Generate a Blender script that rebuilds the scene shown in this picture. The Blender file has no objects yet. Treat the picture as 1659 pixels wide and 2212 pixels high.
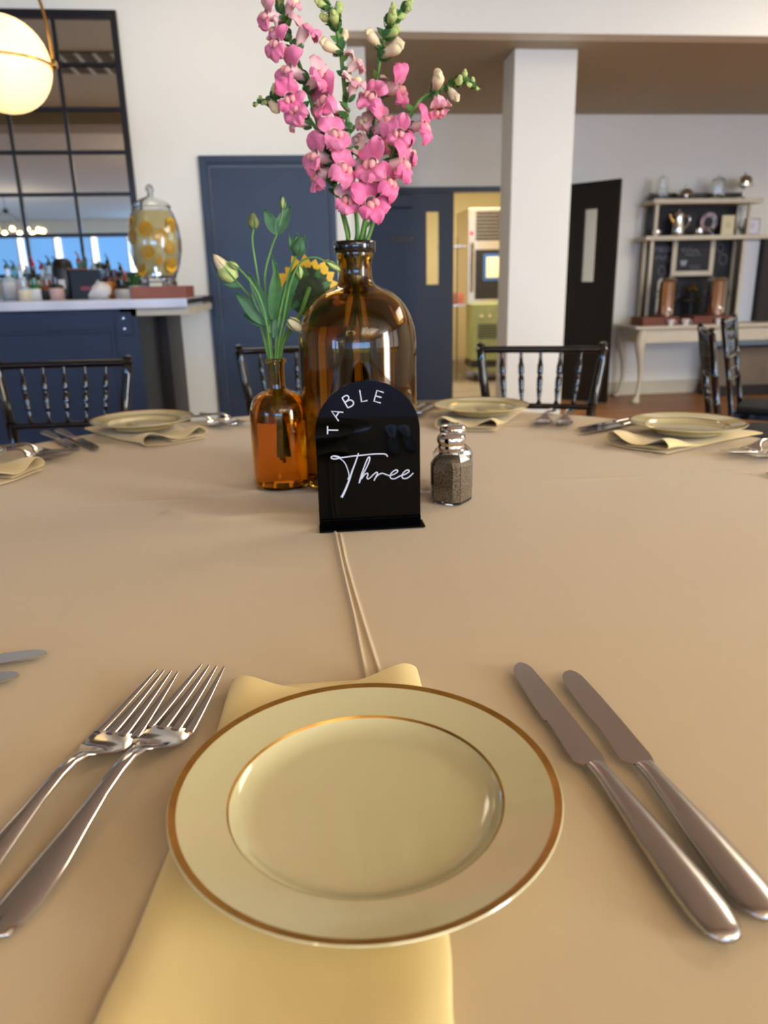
import bpy, bmesh, math, random
from mathutils import Vector, Matrix, Quaternion
from math import sin, cos, pi, radians, sqrt, atan2
random.seed(7)
sc = bpy.context.scene
COL = sc.collection

# ------------------------------------------------------------------ camera
F = 1600.0; PX, PY = 829.5, 1106.0; CZ = 1.12; TZ = 0.76
YAW = radians(6.0)
d = Vector((942-PX, 6300-PY, F)).normalized()
h = (Vector((0, 0, 1)) - d*d.z).normalized()
r_ = d.cross(h)
AY = cos(YAW)*h - sin(YAW)*r_
AX = cos(YAW)*r_ + sin(YAW)*h
R = Matrix((AX, AY, -d))                       # picture axes -> room axes
cam_d = bpy.data.cameras.new('camera'); cam = bpy.data.objects.new('camera', cam_d); COL.objects.link(cam)
m = Matrix.Identity(4)
cx_, cy_, cz_ = R @ Vector((1, 0, 0)), R @ Vector((0, -1, 0)), R @ Vector((0, 0, -1))
for i in range(3):
    m[i][0], m[i][1], m[i][2] = cx_[i], cy_[i], cz_[i]
m[0][3], m[1][3], m[2][3] = 0, 0, CZ
cam.matrix_world = m
cam_d.sensor_fit = 'VERTICAL'; cam_d.sensor_height = 36.0
cam_d.lens = F/2212*36.0
cam_d.clip_start = 0.02; cam_d.clip_end = 200
cam_d.dof.use_dof = True; cam_d.dof.focus_distance = 0.80
cam_d.dof.aperture_fstop = cam_d.lens/4.6
sc.camera = cam

def at(px, py, z=TZ):
    "point of the room at height z under a picture point"
    w = R @ Vector((px-PX, py-PY, F)); t = (z-CZ)/w.z
    return Vector((0, 0, CZ)) + w*t
def aty(px, py, y):
    "point of the room on the plane Y=y"
    w = R @ Vector((px-PX, py-PY, F)); t = y/w.y
    return Vector((0, 0, CZ)) + w*t

# ------------------------------------------------------------------ world, view
W = bpy.data.worlds.new('world'); sc.world = W; W.use_nodes = True
W.node_tree.nodes['Background'].inputs[0].default_value = (0.45, 0.65, 1.0, 1)
W.node_tree.nodes['Background'].inputs[1].default_value = 1.0
sc.view_settings.view_transform = 'Standard'; sc.view_settings.look = 'None'
sc.view_settings.gamma = 1.0; sc.view_settings.use_curve_mapping = False
sc.view_settings.exposure = 0.76
sc.cycles.use_denoising = True
sc.cycles.max_bounces = 9; sc.cycles.diffuse_bounces = 3; sc.cycles.glossy_bounces = 3; sc.cycles.transmission_bounces = 9
sc.cycles.use_adaptive_sampling = True; sc.cycles.adaptive_threshold = 0.06; sc.cycles.adaptive_min_samples = 16; sc.cycles.sample_clamp_indirect = 6.0
sc.cycles.caustics_reflective = False

CH = 3.1            # ceiling height
YW = 4.98           # wall with the mirror
YB = 7.20           # back wall of the recess
SZ = 2.545          # soffit height
XR, XL, YR = 6.2, -9.5, -14.3

def area(name, loc, size, rot, power, col):
    l = bpy.data.lights.new(name, 'AREA'); l.shape = 'RECTANGLE'; l.size, l.size_y = size
    l.energy = power; l.color = col
    o = bpy.data.objects.new(name, l); COL.objects.link(o); o.location = loc; o.rotation_euler = rot
    return o
DAY = (0.80, 0.90, 1.0)
# daylight entering through the tall windows of the right-hand wall and the rear wall
area('right_window_daylight', (XR-0.12, -3.2, 1.75), (10.0, 1.9), (0, radians(90), 0), 900, DAY)
# fill lamps added unseen under the dining-room ceiling, then the kitchen light
area('ceiling_fill_front', (4.3, 3.0, CH-0.06), (2.0, 2.0), (0, 0, 0), 70, (1.0, 0.93, 0.78))
area('ceiling_fill_middle', (2.0, -4.0, CH-0.06), (3.0, 3.0), (0, 0, 0), 95, (1.0, 0.93, 0.78))
area('bar_wall_fill', (-0.45, 3.9, CH-0.06), (1.0, 0.5), (0, 0, 0), 6.5, (1.0, 0.86, 0.62))  # unseen fill added to brighten the wall above the bar
area('kitchen_ceiling_light', (1.9, 8.6, 2.6), (1.6, 1.2), (0, 0, 0), 85, (1.0, 0.87, 0.62))

# ------------------------------------------------------------------ materials
def srgb(c):
    return tuple((x/255/12.92 if x/255 <= .04045 else ((x/255+.055)/1.055)**2.4) for x in c)
def mat(name, col, rough=0.5, metal=0.0, trans=0.0, ior=1.45, bump=None, var=None, emit=None, estr=1.0, coat=0.0, sheen=0.0, spec=0.5, sss=0.0):
    "col in sRGB 0-255; var=(scale, amount, col2) mottles the colour; bump=(scale, strength, distance)"
    mt = bpy.data.materials.new(name); mt.use_nodes = True
    nt = mt.node_tree; b = nt.nodes['Principled BSDF']; c = srgb(col)
    b.inputs['Base Color'].default_value = (*c, 1); b.inputs['Roughness'].default_value = rough
    b.inputs['Metallic'].default_value = metal; b.inputs['Transmission Weight'].default_value = trans
    b.inputs['IOR'].default_value = ior; b.inputs['Coat Weight'].default_value = coat
    b.inputs['Sheen Weight'].default_value = sheen; b.inputs['Specular IOR Level'].default_value = spec
    if sss:
        b.inputs['Subsurface Weight'].default_value = sss; b.inputs['Subsurface Radius'].default_value = (0.01, 0.006, 0.004)
        b.inputs['Subsurface Scale'].default_value = 0.3
    tc = nt.nodes.new('ShaderNodeTexCoord')
    if var:
        n = nt.nodes.new('ShaderNodeTexNoise'); n.inputs['Scale'].default_value = var[0]; n.inputs['Detail'].default_value = 4
        mx = nt.nodes.new('ShaderNodeMix'); mx.data_type = 'RGBA'
        mx.inputs['A'].default_value = (*c, 1); mx.inputs['B'].default_value = (*srgb(var[2]), 1)
        rp = nt.nodes.new('ShaderNodeMapRange'); rp.inputs[1].default_value = 0.35; rp.inputs[2].default_value = 0.65
        rp.inputs[4].default_value = var[1]
        nt.links.new(tc.outputs['Object'], n.inputs['Vector']); nt.links.new(n.outputs['Fac'], rp.inputs[0])
        nt.links.new(rp.outputs[0], mx.inputs['Factor']); nt.links.new(mx.outputs['Result'], b.inputs['Base Color'])
    if bump:
        n2 = nt.nodes.new('ShaderNodeTexNoise'); n2.inputs['Scale'].default_value = bump[0]; n2.inputs['Detail'].default_value = 3
        bp = nt.nodes.new('ShaderNodeBump'); bp.inputs['Strength'].default_value = bump[1]; bp.inputs['Distance'].default_value = bump[2]
        nt.links.new(tc.outputs['Object'], n2.inputs['Vector']); nt.links.new(n2.outputs['Fac'], bp.inputs['Height'])
        nt.links.new(bp.outputs['Normal'], b.inputs['Normal'])
    if emit:
        b.inputs['Emission Color'].default_value = (*srgb(emit), 1); b.inputs['Emission Strength'].default_value = estr
    return mt

M = {}
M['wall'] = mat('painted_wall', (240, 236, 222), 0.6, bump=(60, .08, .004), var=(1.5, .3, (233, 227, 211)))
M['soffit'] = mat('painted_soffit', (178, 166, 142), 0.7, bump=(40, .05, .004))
M['ceil'] = mat('painted_ceiling', (228, 225, 216), 0.8, bump=(60, .2, .006))
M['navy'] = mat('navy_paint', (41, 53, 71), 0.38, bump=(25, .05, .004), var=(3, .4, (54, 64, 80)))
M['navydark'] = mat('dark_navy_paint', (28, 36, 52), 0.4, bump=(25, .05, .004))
M['navybar'] = mat('bar_navy_paint', (32, 42, 62), 0.42, bump=(25, .05, .004))
M['blackdoor'] = mat('black_door_paint', (22, 20, 20), 0.35, bump=(30, .05, .003))
M['blackwood'] = mat('black_lacquer', (8, 8, 10), 0.07, coat=0.6, bump=(40, .03, .001))
M['seatcush'] = mat('black_cushion', (20, 19, 21), 0.7, bump=(300, .2, .001))
M['darkwood'] = mat('dark_brown_wood', (34, 26, 22), 0.5, var=(6, .5, (22, 16, 14)))
M['frameblack'] = mat('black_metal_frame', (24, 21, 24), 0.3, bump=(30, .04, .002))
M['marble'] = mat('white_marble', (222, 222, 228), 0.2, var=(4, .45, (165, 165, 178)))
M['brick'] = mat('copper_brown_box', (142, 84, 66), 0.55, var=(8, .5, (120, 66, 52)))
M['brick2'] = mat('rust_brown_box', (120, 62, 42), 0.6, var=(8, .5, (92, 46, 32)))
M['cream'] = mat('cream_paint', (206, 196, 172), 0.5, bump=(30, .06, .003), var=(5, .4, (188, 176, 150)))
M['chalk'] = mat('chalkboard', (17, 17, 21), 0.6, var=(9, .6, (30, 31, 38)))
M['chalkline'] = mat('chalk_marks', (150, 152, 162), 0.9, bump=(90, .2, .001))
M['steel'] = mat('polished_steel', (200, 192, 184), 0.11, metal=1.0, bump=(20, .02, .001))
M['steel2'] = mat('brushed_steel', (188, 178, 168), 0.24, metal=1.0, bump=(60, .04, .001))
M['silver'] = mat('silverware', (210, 208, 205), 0.12, metal=1.0)
M['chrome'] = mat('chrome', (225, 222, 218), 0.06, metal=1.0)
M['brass'] = mat('brass', (196, 150, 80), 0.25, metal=1.0, bump=(40, .02, .001))
M['gold'] = mat('gold_band', (186, 138, 62), 0.28, metal=0.85, var=(60, .4, (140, 90, 30)))
M['china'] = mat('cream_china', (210, 196, 146), 0.12, coat=0.5, spec=0.6, var=(9, .25, (204, 189, 138)))
M['napkin'] = mat('yellow_napkin', (240, 210, 138), 0.85, sheen=0.3, bump=(900, .25, .0004))
M['black'] = mat('black_acrylic', (2, 2, 2), 0.03, spec=0.18, bump=(3, .01, .001))
M['letter'] = mat('white_lettering', (205, 203, 212), 0.5, bump=(90, .05, .0003))
M['amber'] = mat('amber_glass', (240, 174, 52), 0.02, trans=1.0, ior=1.46, bump=(18, .05, .002))
M['olive'] = mat('brown_glass', (186, 142, 40), 0.02, trans=1.0, ior=1.46, bump=(9, .06, .003))
M['glass'] = mat('clear_glass', (244, 246, 246), 0.02, trans=1.0, ior=1.45, bump=(12, .03, .001))
M['water'] = mat('water', (236, 240, 232), 0.0, trans=1.0, ior=1.33, bump=(3, .01, .0005))
M['globe'] = mat('glowing_globe', (255, 240, 200), 0.4, emit=(255, 214, 140), estr=.85, bump=(5, .01, .001))
M['bulb'] = mat('glowing_bulb', (255, 240, 200), 0.4, emit=(255, 225, 170), estr=34.0, bump=(5, .01, .001))
M['pepper'] = mat('ground_pepper', (170, 138, 100), 0.9, bump=(700, .4, .0006), var=(460, 1.0, (36, 26, 18)))
M['salt'] = mat('salt', (226, 222, 214), 0.9, bump=(900, .6, .001))
M['kwall'] = mat('kitchen_wall', (232, 216, 172), 0.7, bump=(30, .05, .003))
M['kfloor'] = mat('kitchen_floor', (120, 106, 88), 0.6, var=(4, .6, (92, 80, 66)))
M['green'] = mat('stem_green', (108, 150, 62), 0.5, sss=.1, var=(40, .6, (78, 128, 62)))
M['leaf'] = mat('leaf_green', (72, 118, 54), 0.55, var=(60, .7, (48, 92, 44)))
M['leaf2'] = mat('grey_green_leaf', (72, 112, 72), 0.55, var=(60, .7, (50, 90, 58)))
M['bud'] = mat('bud_green', (202, 208, 132), 0.55, sss=.2, var=(90, .7, (160, 182, 92)))
M['pink'] = mat('pink_petal', (244, 140, 172), 0.55, sss=.25, sheen=.3, var=(60, .8, (236, 108, 150)), bump=(120, .15, .001))
M['pink2'] = mat('deep_pink_petal', (236, 104, 150), 0.55, sss=.25, sheen=.3, var=(60, .8, (240, 118, 160)), bump=(120, .15, .001))
M['palep'] = mat('pale_pink_petal', (246, 200, 204), 0.55, sss=.25, var=(60, .8, (236, 196, 170)), bump=(120, .15, .001))
M['peach'] = mat('peach_petal', (240, 158, 172), 0.55, sss=.25, var=(50, .9, (242, 186, 180)), bump=(120, .15, .001))
M['creamp'] = mat('cream_petal', (236, 222, 168), 0.55, sss=.25, var=(70, .8, (226, 196, 160)), bump=(120, .15, .001))
M['throat'] = mat('blush_throat', (246, 150, 164), 0.55, sss=.25, var=(90, .8, (248, 186, 160)), bump=(120, .15, .001))
M['sunp'] = mat('sunflower_yellow', (255, 200, 20), 0.5, sss=.2, var=(80, .6, (255, 176, 14)))
M['sund'] = mat('sunflower_back', (46, 56, 28), 0.7, var=(80, .7, (72, 88, 40)), bump=(120, .4, .002))

def cloth_material():
    mt = mat('champagne_tablecloth', (210, 184, 142), 0.62, sheen=0.25, spec=0.3)
    nt = mt.node_tree; b = nt.nodes['Principled BSDF']; tc = nt.nodes['Texture Coordinate']
    n1 = nt.nodes.new('ShaderNodeTexNoise'); n1.inputs['Scale'].default_value = 3.2; n1.inputs['Detail'].default_value = 2
    n2 = nt.nodes.new('ShaderNodeTexNoise'); n2.inputs['Scale'].default_value = 1500; n2.inputs['Detail'].default_value = 1
    b1 = nt.nodes.new('ShaderNodeBump'); b1.inputs['Strength'].default_value = .5; b1.inputs['Distance'].default_value = .006
    b2 = nt.nodes.new('ShaderNodeBump'); b2.inputs['Strength'].default_value = .25; b2.inputs['Distance'].default_value = .0003
    for n in (n1, n2): nt.links.new(tc.outputs['Object'], n.inputs['Vector'])
    nt.links.new(n1.outputs['Fac'], b1.inputs['Height']); nt.links.new(n2.outputs['Fac'], b2.inputs['Height'])
    nt.links.new(b1.outputs['Normal'], b2.inputs['Normal']); nt.links.new(b2.outputs['Normal'], b.inputs['Normal'])
    return mt
M['cloth'] = cloth_material()

def floor_material():
    mt = mat('wood_floor', (150, 92, 50), 0.4, spec=.5)
    nt = mt.node_tree; b = nt.nodes['Principled BSDF']; tc = nt.nodes['Texture Coordinate']
    br = nt.nodes.new('ShaderNodeTexBrick'); br.inputs['Scale'].default_value = 1.0
    br.inputs['Color1'].default_value = (*srgb((178, 122, 74)), 1); br.inputs['Color2'].default_value = (*srgb((156, 102, 60)), 1)
    br.inputs['Mortar'].default_value = (*srgb((70, 42, 26)), 1); br.inputs['Mortar Size'].default_value = .004
    br.inputs['Brick Width'].default_value = 1.2; br.inputs['Row Height'].default_value = .12
    n = nt.nodes.new('ShaderNodeTexNoise'); n.inputs['Scale'].default_value = 2; n.inputs['Detail'].default_value = 5
    mp = nt.nodes.new('ShaderNodeMapping'); mp.inputs['Scale'].default_value = (1, 14, 1)
    mx = nt.nodes.new('ShaderNodeMix'); mx.data_type = 'RGBA'; mx.blend_type = 'MULTIPLY'; mx.inputs['Factor'].default_value = .5
    nt.links.new(tc.outputs['Object'], br.inputs['Vector']); nt.links.new(tc.outputs['Object'], mp.inputs['Vector'])
    nt.links.new(mp.outputs[0], n.inputs['Vector']); nt.links.new(br.outputs['Color'], mx.inputs['A'])
    nt.links.new(n.outputs['Color'], mx.inputs['B']); nt.links.new(mx.outputs['Result'], b.inputs['Base Color'])
    return mt
M['floor'] = floor_material()
M['mirror'] = mat('mirror_glass', (215, 212, 200), 0.02, metal=1.0, bump=(1.3, .02, .01))

# ------------------------------------------------------------------ mesh helpers
class MB:
    "collects geometry; build() links it as ONE mesh object"
    def __init__(s): s.v = []; s.f = []
    def add(s, vs, fs, mtx=None):
        o = len(s.v)
        s.v += [tuple(mtx @ Vector(p)) if mtx else tuple(p) for p in vs]
        s.f += [tuple(i+o for i in f) for f in fs]; return s
    def box(s, lo, hi, mtx=None, taper=0.0):
        x0, y0, z0 = lo; x1, y1, z1 = hi; t = taper
        return s.add([(x0, y0, z0), (x1, y0, z0), (x1, y1, z0), (x0, y1, z0), (x0+t, y0+t, z1), (x1-t, y0+t, z1), (x1-t, y1-t, z1), (x0+t, y1-t, z1)],
                     [(3, 2, 1, 0), (4, 5, 6, 7), (0, 1, 5, 4), (1, 2, 6, 5), (2, 3, 7, 6), (3, 0, 4, 7)], mtx)
    def lathe(s, prof, n=32, mtx=None, closed=False):
        "prof = [(r, z)...]; radius 0 ends are capped to a point"
        vs, fs, rows = [], [], []
        for r, z in prof:
            if r < 1e-7: rows.append([len(vs)]); vs.append((0, 0, z))
            else:
                rows.append(list(range(len(vs), len(vs)+n)))
                vs += [(r*cos(2*pi*k/n), r*sin(2*pi*k/n), z) for k in range(n)]
        pr = list(zip(rows, rows[1:]))
        if closed: pr.append((rows[-1], rows[0]))
        for a, b in pr:
            if len(a) == 1 and len(b) == 1: continue
            for k in range(n):
                k2 = (k+1) % n
                if len(a) == 1: fs.append((a[0], b[k2], b[k]))
                elif len(b) == 1: fs.append((a[k], a[k2], b[0]))
                else: fs.append((a[k], a[k2], b[k2], b[k]))
        return s.add(vs, fs, mtx)
    def tube(s, pts, rad, n=8, mtx=None, flat=1.0, up=None, caps=True):
        "tube along pts; rad = number or list; flat squeezes it along 'up'"
        P = [Vector(p) for p in pts]; L = len(P)
        rr = [rad]*L if isinstance(rad, (int, float)) else rad
        vs, fs = [], []; ref = Vector(up) if up else None; prev = None
        for i, p in enumerate(P):
            t = (P[min(i+1, L-1)] - P[max(i-1, 0)])
            t = t.normalized() if t.length > 1e-9 else Vector((0, 0, 1))
            if ref: u = ref - t*ref.dot(t)
            elif prev is None:
                a = Vector((0, 0, 1)) if abs(t.z) < .9 else Vector((1, 0, 0)); u = a - t*a.dot(t)
            else: u = prev - t*prev.dot(t)
            u.normalize(); prev = u; w = t.cross(u)
            for k in range(n):
                a = 2*pi*k/n
                vs.append(p + w*(cos(a)*rr[i]) + u*(sin(a)*rr[i]*flat))
        for i in range(L-1):
            for k in range(n):
                k2 = (k+1) % n; a = i*n
                fs.append((a+k, a+k2, a+n+k2, a+n+k))
        if caps: fs += [tuple(range(n))[::-1], tuple(range((L-1)*n, L*n))]
        return s.add(vs, fs, mtx)
    def loft(s, rings, mtx=None):
        n = len(rings[0]); vs = [p for r in rings for p in r]; fs = []
        for i in range(len(rings)-1):
            for k in range(n):
                k2 = (k+1) % n; a = i*n
                fs.append((a+k, a+k2, a+n+k2, a+n+k))
        fs += [tuple(range(n))[::-1], tuple(range((len(rings)-1)*n, len(rings)*n))]
        return s.add(vs, fs, mtx)
    def sheet(s, grid, th, mtx=None):
        "grid of points -> closed thin sheet"
        G = [[Vector(p) for p in row] for row in grid]; a, b = len(G), len(G[0]); vs = []
        N = []
        for i in range(a):
            for j in range(b):
                du = G[min(i+1, a-1)][j] - G[max(i-1, 0)][j]; dv = G[i][min(j+1, b-1)] - G[i][max(j-1, 0)]
                nn = du.cross(dv); N.append(nn.normalized() if nn.length > 1e-12 else Vector((0, 0, 1)))
        flatG = [p for row in G for p in row]
        vs = [p + n*th/2 for p, n in zip(flatG, N)] + [p - n*th/2 for p, n in zip(flatG, N)]
        o = a*b; fs = []
        for i in range(a-1):
            for j in range(b-1):
                q = (i*b+j, i*b+j+1, (i+1)*b+j+1, (i+1)*b+j)
                fs.append(q[::-1]); fs.append(tuple(x+o for x in q))
        edge = [(0, j) for j in range(b)] + [(i, b-1) for i in range(1, a)] + [(a-1, j) for j in range(b-2, -1, -1)] + [(i, 0) for i in range(a-2, 0, -1)]
        for k in range(len(edge)):
            e, g = edge[k], edge[(k+1) % len(edge)]
            p, q = e[0]*b+e[1], g[0]*b+g[1]
            fs.append((p, q, q+o, p+o)[::-1])
        return s.add(vs, fs, mtx)
    def prism(s, poly, y0, y1, mtx=None, axis='y'):
        "poly in XZ extruded along Y (or XY along Z)"
        n = len(poly)
        if axis == 'y': vs = [(x, y0, z) for x, z in poly] + [(x, y1, z) for x, z in poly]
        else: vs = [(x, y, y0) for x, y in poly] + [(x, y, y1) for x, y in poly]
        fs = [tuple(range(n)), tuple(range(n, 2*n))[::-1]] + [(k, n+k, n+(k+1) % n, (k+1) % n) for k in range(n)]
        return s.add(vs, fs, mtx)
    def mesh(s, name, m, smooth=True, bevel=0):
        me = bpy.data.meshes.new(name); me.from_pydata(s.v, [], s.f)
        bm = bmesh.new(); bm.from_mesh(me)
        bmesh.ops.recalc_face_normals(bm, faces=bm.faces)
        if bevel: bmesh.ops.bevel(bm, geom=bm.edges[:], offset=bevel, segments=2, affect='EDGES', profile=.6)
        bm.to_mesh(me); bm.free()
        me.materials.append(m)
        if smooth:
            for p in me.polygons: p.use_smooth = True
            me.set_sharp_from_angle(angle=radians(40))
        me.update(); return me
    def build(s, name, m, parent=None, smooth=True, bevel=0, loc=None, rot=None):
        o = bpy.data.objects.new(name, s.mesh(name, m, smooth, bevel)); COL.objects.link(o)
        if parent: o.parent = parent
        if loc is not None: o.location = loc
        if rot is not None: o.rotation_euler = rot
        return o
def tag(o, label=None, cat=None, group=None, kind=None):
    if label: o['label'] = label
    if cat: o['category'] = cat
    if group: o['group'] = group
    if kind: o['kind'] = kind
    return o
def empty(name, loc, rz=0.0, label=None, cat=None, group=None):
    o = bpy.data.objects.new(name, None); COL.objects.link(o); o.location = loc; o.rotation_euler = (0, 0, rz)
    o.empty_display_size = .05
    return tag(o, label, cat, group)
def copy_tree(o, parent=None):
    c = o.copy(); COL.objects.link(c)
    if parent: c.parent = parent
    for ch in [x for x in o.children]: copy_tree(ch, c)
    return c
def struct(name, mb, m, parent=None, bevel=0, smooth=False):
    o = mb.build(name, m, parent, smooth=smooth, bevel=bevel)
    if not parent: o['kind'] = 'structure'
    return o
def bx(lo, hi): return MB().box(lo, hi)
def smoothstep(a, b, x):
    t = max(0, min(1, (x-a)/(b-a))); return t*t*(3-2*t)
def cr(pts, n=6):
    "Catmull-Rom through 3-D points"
    P = [Vector(p) for p in pts]; P = [P[0]*2-P[1]] + P + [P[-1]*2-P[-2]]; out = []
    for i in range(1, len(P)-2):
        for k in range(n):
            t = k/n; a, b, c, e = P[i-1], P[i], P[i+1], P[i+2]
            out.append(.5*((2*b)+(c-a)*t+(2*a-5*b+4*c-e)*t*t+(3*b-a-3*c+e)*t**3))
    out.append(P[-2]); return out
def frame_mtx(pos, x=None, z=None):
    "matrix with local +X along x and local Z as near to z as possible"
    X = Vector(x).normalized(); Z = Vector(z or (0, 0, 1)); Z = Z - X*Z.dot(X)
    if Z.length < 1e-4: Z = Vector((0, 1, 0)) - X*X.y
    Z.normalize(); Y = Z.cross(X)
    mm = Matrix.Identity(4)
    for i in range(3): mm[i][0], mm[i][1], mm[i][2], mm[i][3] = X[i], Y[i], Z[i], pos[i]
    return mm

# ================================================================== ROOM SHELL
struct('floor', bx((XL, YR, -.1), (XR, YB, 0)), M['floor'])
struct('ceiling', bx((XL, YR, CH), (XR, YW, CH+.1)), M['ceil'])
struct('wall_back', bx((XL, YW, 0), (.358, YW+.14, CH)), M['wall'])
sf = MB(); sf.box((.3585, YW, SZ), (XR, YW+.14, CH)); struct('wall_soffit_face', sf, M['wall'])
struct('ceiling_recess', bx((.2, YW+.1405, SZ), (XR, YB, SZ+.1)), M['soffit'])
# back wall of the recess with the kitchen opening
OX0, OX1, OH = .52, 2.36, 1.905
wb = MB(); wb.box((.2, YB, 0), (OX0, YB+.12, SZ)).box((OX1, YB, 0), (XR, YB+.12, SZ)).box((OX0, YB, OH), (OX1, YB+.12, SZ))
struct('wall_recess_back', wb, M['wall'])
struct('wall_recess_left', bx((.06, YW+.1405, 0), (.199, YB, SZ)), M['wall'])
struct('wall_right', bx((XR, YR, 0), (XR+.1, YB, CH)), M['wall'])
struct('wall_left', bx((XL-.1, YR, 0), (XL, YW, CH)), M['wall'])
struct('wall_rear', bx((XL, YR-.1, 0), (XR, YR, CH)), M['wall'])
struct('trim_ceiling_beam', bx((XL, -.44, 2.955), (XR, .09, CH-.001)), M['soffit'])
# square column and the pilaster behind the wall end
col_ = MB(); col_.box((1.463, 5.28, 0), (1.881, 5.56, SZ-.001)); o = col_.build('column', M['wall'], smooth=False, bevel=.006)
tag(o, 'square white column standing in front of the kitchen doorway', 'column')
struct('trim_pilaster', bx((.2, 5.28, 0), (.497, 5.56, SZ-.001)), M['wall'])
struct('baseboard_right', bx((2.40, YB-.015, 0), (XR, YB-.0005, .13)), M['cream'])
struct('baseboard_left', bx((-.60-8, YW-.015, 0), (-.562, YW-.0005, .12)), M['cream'])

# kitchen beyond the doorway
struct('floor_kitchen', bx((.2, YB+.0, -.1), (4.5, 11.2, -.001)), M['kfloor'])
kw = MB(); kw.box((.2, 11.2, 0), (4.5, 11.3, 2.7)).box((.1, YB+.12, 0), (.2, 11.3, 2.7)).box((4.4, YB+.12, 0), (4.5, 11.2, 2.7))
struct('wall_kitchen', kw, M['kwall'])
struct('ceiling_kitchen', bx((.1, YB+.12, 2.7), (4.5, 11.3, 2.8)), M['ceil'])

# blue door in the wall beside the bar
def door_panel(mb, x0, x1, z0, z1, y): mb.box((x0, y, z0), (x1, y+.045, z1))
fr = MB(); X0, X1, ZT = -.554, .262, 1.878
fr.box((X0, YW-.022, 0), (X0+.04, YW-.0005, ZT)).box((X1-.04, YW-.022, 0), (X1, YW-.0005, ZT)).box((X0+.04, YW-.022, ZT-.04), (X1-.04, YW-.0005, ZT))
o = fr.build('door_1', M['navy'], smooth=False, bevel=.003); o['kind'] = 'structure'
st = MB(); a0, a1, zt = X0+.04, X1-.04, ZT-.04
st.box((a0+.0005, YW-.012, 0), (a0+.018, YW-.0006, zt-.0005)).box((a1-.018, YW-.012, 0), (a1-.0005, YW-.0006, zt-.0005)).box((a0+.018, YW-.012, zt-.018), (a1-.018, YW-.0006, zt-.0005))
st.build('door_stop', M['navy'], o, smooth=False)
st = MB(); st.box((a0+.021, YW-.007, .008), (a1-.021, YW-.0006, zt-.021)); lf = st.build('door_leaf', M['navy'], o, smooth=False, bevel=.001)
kn = MB(); kn.lathe([(0, 0), (.022, .0), (.022, .006), (.009, .012), (.009, .03), (.024, .042), (.026, .055), (.018, .066), (0, .068)], 20, Matrix.Translation((a1-.07, YW-.0075, .92)) @ Matrix.Rotation(pi/2, 4, 'X'))
kn.build('door_handle', M['steel2'], lf)

# double door: frame, closed leaf, open leaf
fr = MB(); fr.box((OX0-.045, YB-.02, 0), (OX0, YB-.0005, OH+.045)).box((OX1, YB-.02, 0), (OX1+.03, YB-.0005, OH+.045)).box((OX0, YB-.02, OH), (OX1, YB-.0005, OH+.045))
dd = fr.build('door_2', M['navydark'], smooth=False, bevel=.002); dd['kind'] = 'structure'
def leaf(mb, w, x0, x1, z0, z1, H):
    mb.box((0, 0, .01), (x0, .04, H)).box((x1, 0, .01), (w, .04, H)).box((x0, 0, .01), (x1, .04, z0)).box((x0, 0, z1), (x1, .04, H))
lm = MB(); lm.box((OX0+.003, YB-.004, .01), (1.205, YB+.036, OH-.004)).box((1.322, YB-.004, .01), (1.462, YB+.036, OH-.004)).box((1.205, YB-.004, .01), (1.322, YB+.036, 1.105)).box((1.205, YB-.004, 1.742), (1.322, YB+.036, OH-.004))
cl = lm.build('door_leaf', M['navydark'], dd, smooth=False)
g = MB(); g.box((1.2055, YB+.012, 1.1055), (1.3215, YB+.017, 1.7415)); g.build('door_glass', M['glass'], cl, smooth=False)
g = MB(); g.box((1.195, YB-.010, 1.095), (1.205, YB-.0045, 1.752)).box((1.322, YB-.010, 1.095), (1.332, YB-.0045, 1.752)).box((1.205, YB-.010, 1.095), (1.322, YB-.0045, 1.105)).box((1.205, YB-.010, 1.742), (1.322, YB-.0045, 1.752))
g.build('glass_trim', M['navydark'], cl, smooth=False)
g = MB(); g.box((.80, YB-.065, 1.775), (1.075, YB-.0045, 1.885)); g.build('door_closer', M['blackdoor'], dd, smooth=False, bevel=.006)
g = MB(); g.box((.875, YB-.008, 1.487), (1.095, YB-.0045, 1.532)); g.build('name_plate', mat('tarnished_brass', (92, 84, 74), .5, .5, var=(30, .8, (52, 54, 62))), dd, smooth=False, bevel=.001)
# open leaf, hinged behind the column
hx, hy, fx, fy = 2.36, YB-.02, 2.806, 6.66
ang = atan2(fy-hy, fx-hx); wleaf = sqrt((fx-hx)**2+(fy-hy)**2)
lm = MB(); leaf(lm, wleaf, wleaf-.33, wleaf-.20, 1.10, 1.72, 1.945)
ol = lm.build('door_3', M['blackdoor'], smooth=False, bevel=.002, loc=(hx, hy, 0), rot=(0, 0, ang)); ol['kind'] = 'structure'
g = MB(); g.box((wleaf-.3295, .017, 1.1005), (wleaf-.2005, .023, 1.7195)); g.build('door_glass', M['glass'], ol, smooth=False)

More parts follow.
